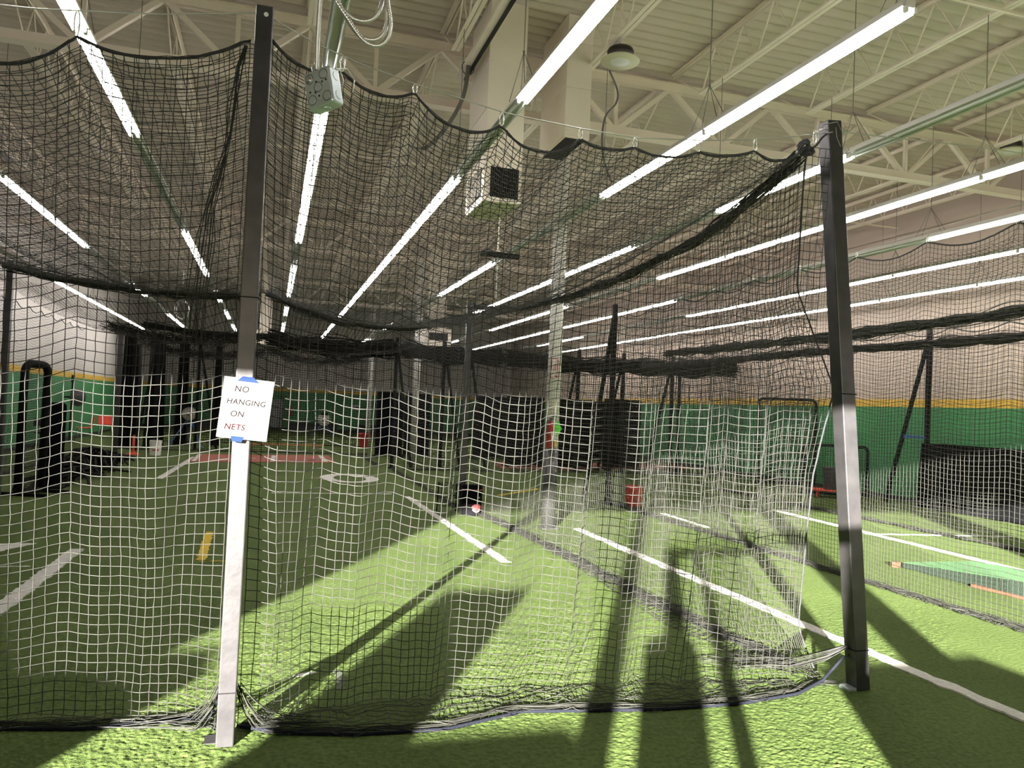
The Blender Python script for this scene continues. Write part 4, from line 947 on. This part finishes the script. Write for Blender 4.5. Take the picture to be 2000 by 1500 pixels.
# hanging black drapes of netting far left
for i, (x, y, wv) in enumerate(((-4.0, 25.4, .5), (-3.35, 26.2, .6), (-2.75, 27.6, .45), (-1.7, 27.9, .3), (-4.6, 30.0, .6))):
    t = thing('net_drape', 'gathered black net drape in the dark corner, %s from the left' % ordn([1, 2, 3, 4, 0][i]), 'net drape', (x, y, 0), 'gathered net drapes in the far left corner')
    m = MB(); n = 13; A, B = [], []
    for k in range(n):
        xx = -wv/2+wv*k/(n-1); yy = .07*math.sin(k*1.9+i)
        A.append(m.b.verts.new((xx*.7, yy, 3.3))); B.append(m.b.verts.new((xx, yy*1.4, .01)))
    for k in range(n-1): m.b.faces.new((A[k], A[k+1], B[k+1], B[k]))
    o = m.obj('drape', M_netfar, t); o.modifiers.new('s', 'SOLIDIFY').thickness = .02
    MB().cyl((-wv/2*.7, 0, 3.3), (wv/2*.7, 0, 3.3), .02, seg=6).obj('hem', M_black, t)
# hoop of wire hanging from roof
t = MB(); t.tube([(-1.9+.14*math.cos(a), 18, 3.46+.2*math.sin(a)) for a in np.linspace(0, 2*math.pi, 20)[:-1]], .008, 5, True); t.tube([(-1.88+.13*math.cos(a), 18.05, 3.44+.19*math.sin(a)) for a in np.linspace(0, 2*math.pi, 20)[:-1]], .008, 5, True)
t.tube([(-1.9, 18, 3.66), (-1.9, 18, 6.06)], .003, 4); tag(t.obj('wire_coil', M_cable), 'round coil of pale wire hanging over the left cage', 'wire coil')
# back wall things
t = thing('back_whiteboard', 'grey framed board on the back wall, right of the sign post', 'board', (.36, 43.95, 0)); MB().box((0, -.02, .86), (.62, .03, 1.5)).obj('panel', M_glass, t)
for s in (-.31, .31): MB().box((s, -.03, .86), (.03, .05, 1.54)).obj('frame', M_dark, t)
t = thing('wall_plate', 'small white notice on the green back wall', 'notice', (4.55, 43.96, 1.35)); MB().box((0, -.01, 0), (.42, .012, .26)).obj('plate', M_white, t); MB().box((0, -.02, 0), (.34, .006, .1)).obj('dark_band', M_dark, t)
t = thing('fire_extinguisher', 'small dark red extinguisher on the back wall by the grey board', 'fire extinguisher', (1.05, 43.85, .75)); MB().lathe((0, 0, 0), [(.08, 0), (.085, .45), (.04, .52)], 14).obj('cylinder', M_redd, t); MB().box((0, 0, .56), (.08, .06, .08)).obj('valve', M_dark, t); MB().box((0, .07, .25), (.06, .1, .05)).obj('bracket', M_dark, t)
for i, (x, wd) in enumerate(((-2.2, 3.4), (2.2, 2.6), (6.5, 4.0))):
    t = thing('low_bench', 'dark low bench along the foot of the back wall, %s from the left' % ordn(i), 'bench', (x, 42.6, 0), 'benches along the back wall'); MB().box((0, 0, .43), (wd, .4, .05)).obj('seat', M_dark, t); MB().box((0, .16, .2), (wd, .03, .4)).obj('backing', M_dark, t)
    for s in (-1, 1): MB().box((s*(wd/2-.1), 0, .2), (.06, .36, .41)).obj('leg', M_dark, t)

# ------------------------------------------------------------------ right side
for i, (x, y, wd, h, ry) in enumerate(((7.0, 21.4, 1.1, 2.0, 0), (8.35, 21.0, 1.25, 1.98, .1), (9.9, 21.1, 1.1, 2.05, -.1), (6.9, 24.4, 1.3, 2.0, .1), (10.6, 23.9, 1.2, 2.0, 0), (3.55, 24.3, .8, 2.0, .0), (4.5, 24.8, .8, 2.0, .1))):
    lb = ['black vinyl backstop panel left of the braced posts', 'black vinyl backstop panel behind the near column', 'black vinyl backstop panel between two braced posts', 'black vinyl backstop panel standing behind the front row', 'black vinyl panel at the right end of the back row', 'black net panel left of the second column', 'black net panel right of the second column'][i]
    t = thing('backstop_panel', lb, 'panel', (x, y, 0), 'black backstop panels', ry)
    MB().box((0, 0, h/2+.03), (wd, .03, h-.06)).obj('vinyl', M_blackpad, t)
    MB().tube([(-wd/2, 0, .03), (-wd/2, 0, h), (wd/2, 0, h), (wd/2, 0, .03)], .025, 6, True).obj('frame', M_black, t)
    for s in (-1, 1): MB().bar((s*wd/2, -.35, .025), (s*wd/2, .35, .025), .045).obj('foot', M_black, t)
screen('pitching_screen', 'tall black net screen against the right wall', 12.75, 17.3, 1.4, 2.2, R(-40), 0, .035, .12, .05)
screen('pitching_screen', 'low wide black net screen standing by the right wall', 12.35, 14.95, 1.35, 1.12, R(-38), 0, .035, .1, .05)
t = thing('ball_bin', 'black bin with white label standing on a red base', 'bin', (11.95, 14.55, 0)); MB().box((0, 0, .16), (.8, .5, .03), Matrix.Rotation(R(-30), 3, 'Z')).obj('base_shelf', M_red, t)
for s in (-1, 1): MB().box((s*.25, -s*.14, .075), (.05, .05, .15)).obj('leg', M_red, t)
MB().lathe((-.02, 0, .175), [(.16, 0), (.18, .44), (.19, .45), (.19, .48), (.1, .5)], 20).obj('body', M_dark, t); m = MB(); m.box((.10, -.165, .40), (.10, .012, .2), Matrix.Rotation(R(25), 3, 'Z')); m.obj('label_patch', M_white, t); m = MB(); m.box((.10, -.163, .24), (.09, .012, .05), Matrix.Rotation(R(25), 3, 'Z')); m.obj('label_patch', M_white, t)
t = thing('wall_mat', 'long black padded mat propped along the right wall', 'mat', (12.72, 12.9, 0)); m = MB()
for k in range(4):
    m = MB(); m.box((.0, -.62-k*1.23, .665), (.07, 1.21, 1.30), Matrix.Rotation(R(4), 3, 'Y')); m.bevel(.02, 2).obj('pad', M_blackpad, t)
# green portable mound
t = thing('pitching_mound', 'portable mound covered in bright green turf behind the right net', 'mound', (0, 0, 0))
A = [(7.08, 7.40), (7.16, 4.9), (7.80, 4.9), (7.68, 7.0)]
m = MB(); zz = [.07, .25, .25, .15]; I = [(x+(7.4-x)*.01, y+(6.0-y)*.006) for x, y in A]
tp = [m.b.verts.new((x, y, z)) for (x, y), z in zip(A, zz)]; lo = [m.b.verts.new((x, y, z-.004)) for (x, y), z in zip(A, zz)]
m.b.faces.new(tp); m.b.faces.new(lo[::-1])
for i in range(4): m.b.faces.new((lo[i], lo[(i+1) % 4], tp[(i+1) % 4], tp[i]))
m.obj('turf_top', M_dgreen, t)
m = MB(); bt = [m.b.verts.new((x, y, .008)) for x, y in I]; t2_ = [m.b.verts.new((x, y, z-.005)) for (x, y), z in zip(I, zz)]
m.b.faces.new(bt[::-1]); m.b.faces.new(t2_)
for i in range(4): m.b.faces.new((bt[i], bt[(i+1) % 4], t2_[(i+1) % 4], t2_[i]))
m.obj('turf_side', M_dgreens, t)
MB().bar((7.09, 6.45, .018), (7.14, 4.9, .018), .03, .035).obj('wood_edge', M_woods, t)
MB().box((7.04, 7.44, .035), (.09, .06, .06), Matrix.Rotation(R(20), 3, 'Z')).obj('wood_corner', M_woods, t)
MB().box((7.47, 5.3, .262), (.5, .15, .03)).obj('pitching_rubber', M_white, t)
t = MB(); t.lathe((4.55, 3.6, 0), [(.012, .004), (.016, .008), (.01, .014)], 8); tag(t.obj('red_scrap', M_red), 'tiny red scrap lying in the shadow on the turf', 'scrap')

# ------------------------------------------------------------------ unseen furniture added behind the camera, shaped to cast the turf's shadow bands
def off(u, y): return u+(y-YF)*.534
Yo = -1.0
t = thing('shading_board', 'tall dark board added unseen behind the camera to shade the turf', 'board', (off(-2.5, -1.33), -1.33, 0)); MB().box((0, 0, .91), (.76, .04, 1.72)).obj('panel', M_dark, t)
for s in (-1, 1): MB().box((s*.33, 0, .025), (.05, .2, .05)).obj('foot', M_black, t)
t = thing('shading_cabinet', 'unseen cabinet added at the left end of the window for its shadow', 'cabinet', (off(-4.12, Yo), Yo, 0)); MB().box((0, 0, .68), (.52, .45, 1.36)).bevel(.01, 1).obj('body', M_wood2, t)
for s in (-1, 1): MB().box((s*.13, .23, .7), (.24, .015, 1.25)).obj('door', M_wood2, t)
t = thing('shading_counter', 'unseen wooden counter added behind the camera to shade the near turf', 'counter', (off(-2.05, Yo), Yo-.05, 0)); MB().box((0, 0, .495), (1.55, .32, .99)).obj('body', M_wood2, t); MB().box((0, 0, 1.01), (1.64, .36, .04)).obj('worktop', M_dark, t)
t = thing('shading_counter', 'second unseen counter added behind the camera to shade the right turf', 'counter', (off(1.2, Yo), Yo, 0)); MB().box((0, 0, .55), (1.25, .4, 1.1)).obj('body', M_wood2, t); MB().box((0, 0, 1.12), (1.36, .46, .04)).obj('worktop', M_dark, t)
t = thing('shading_frame', 'unseen black upright frame added behind the camera to cast bar shadows', 'gate', (off(0, Yo), Yo, 0))
for (a, b) in (((-.64, 0), (-.64, 2.1)), ((.58, 0), (.58, 2.1)), ((-.29, 0), (-.29, 2.1))): MB().box((a[0], 0, 1.04), (.15 if abs(a[0]) > .4 else .09, .06, 2.08)).obj('upright', M_black, t)
MB().box((-.05, 0, 2.04), (1.36, .06, .10)).obj('top_bar', M_black, t)
for (u0, u1, z) in ((-.95, -.53, 1.45), (-.46, -.19, 1.36)):
    pass
t = thing('shading_bag', 'unseen tall black bag added beside the upright frame for its shadow', 'bag', (off(-.72, Yo-.15), Yo-.22, 0)); m = MB(); m.box((0, 0, .7), (.36, .2, 1.4)); m.bevel(.06, 3).obj('body', M_dark, t, True); MB().tube([(-.08, 0, 1.38), (0, 0, 1.48), (.08, 0, 1.38)], .015, 6).obj('strap', M_black, t)
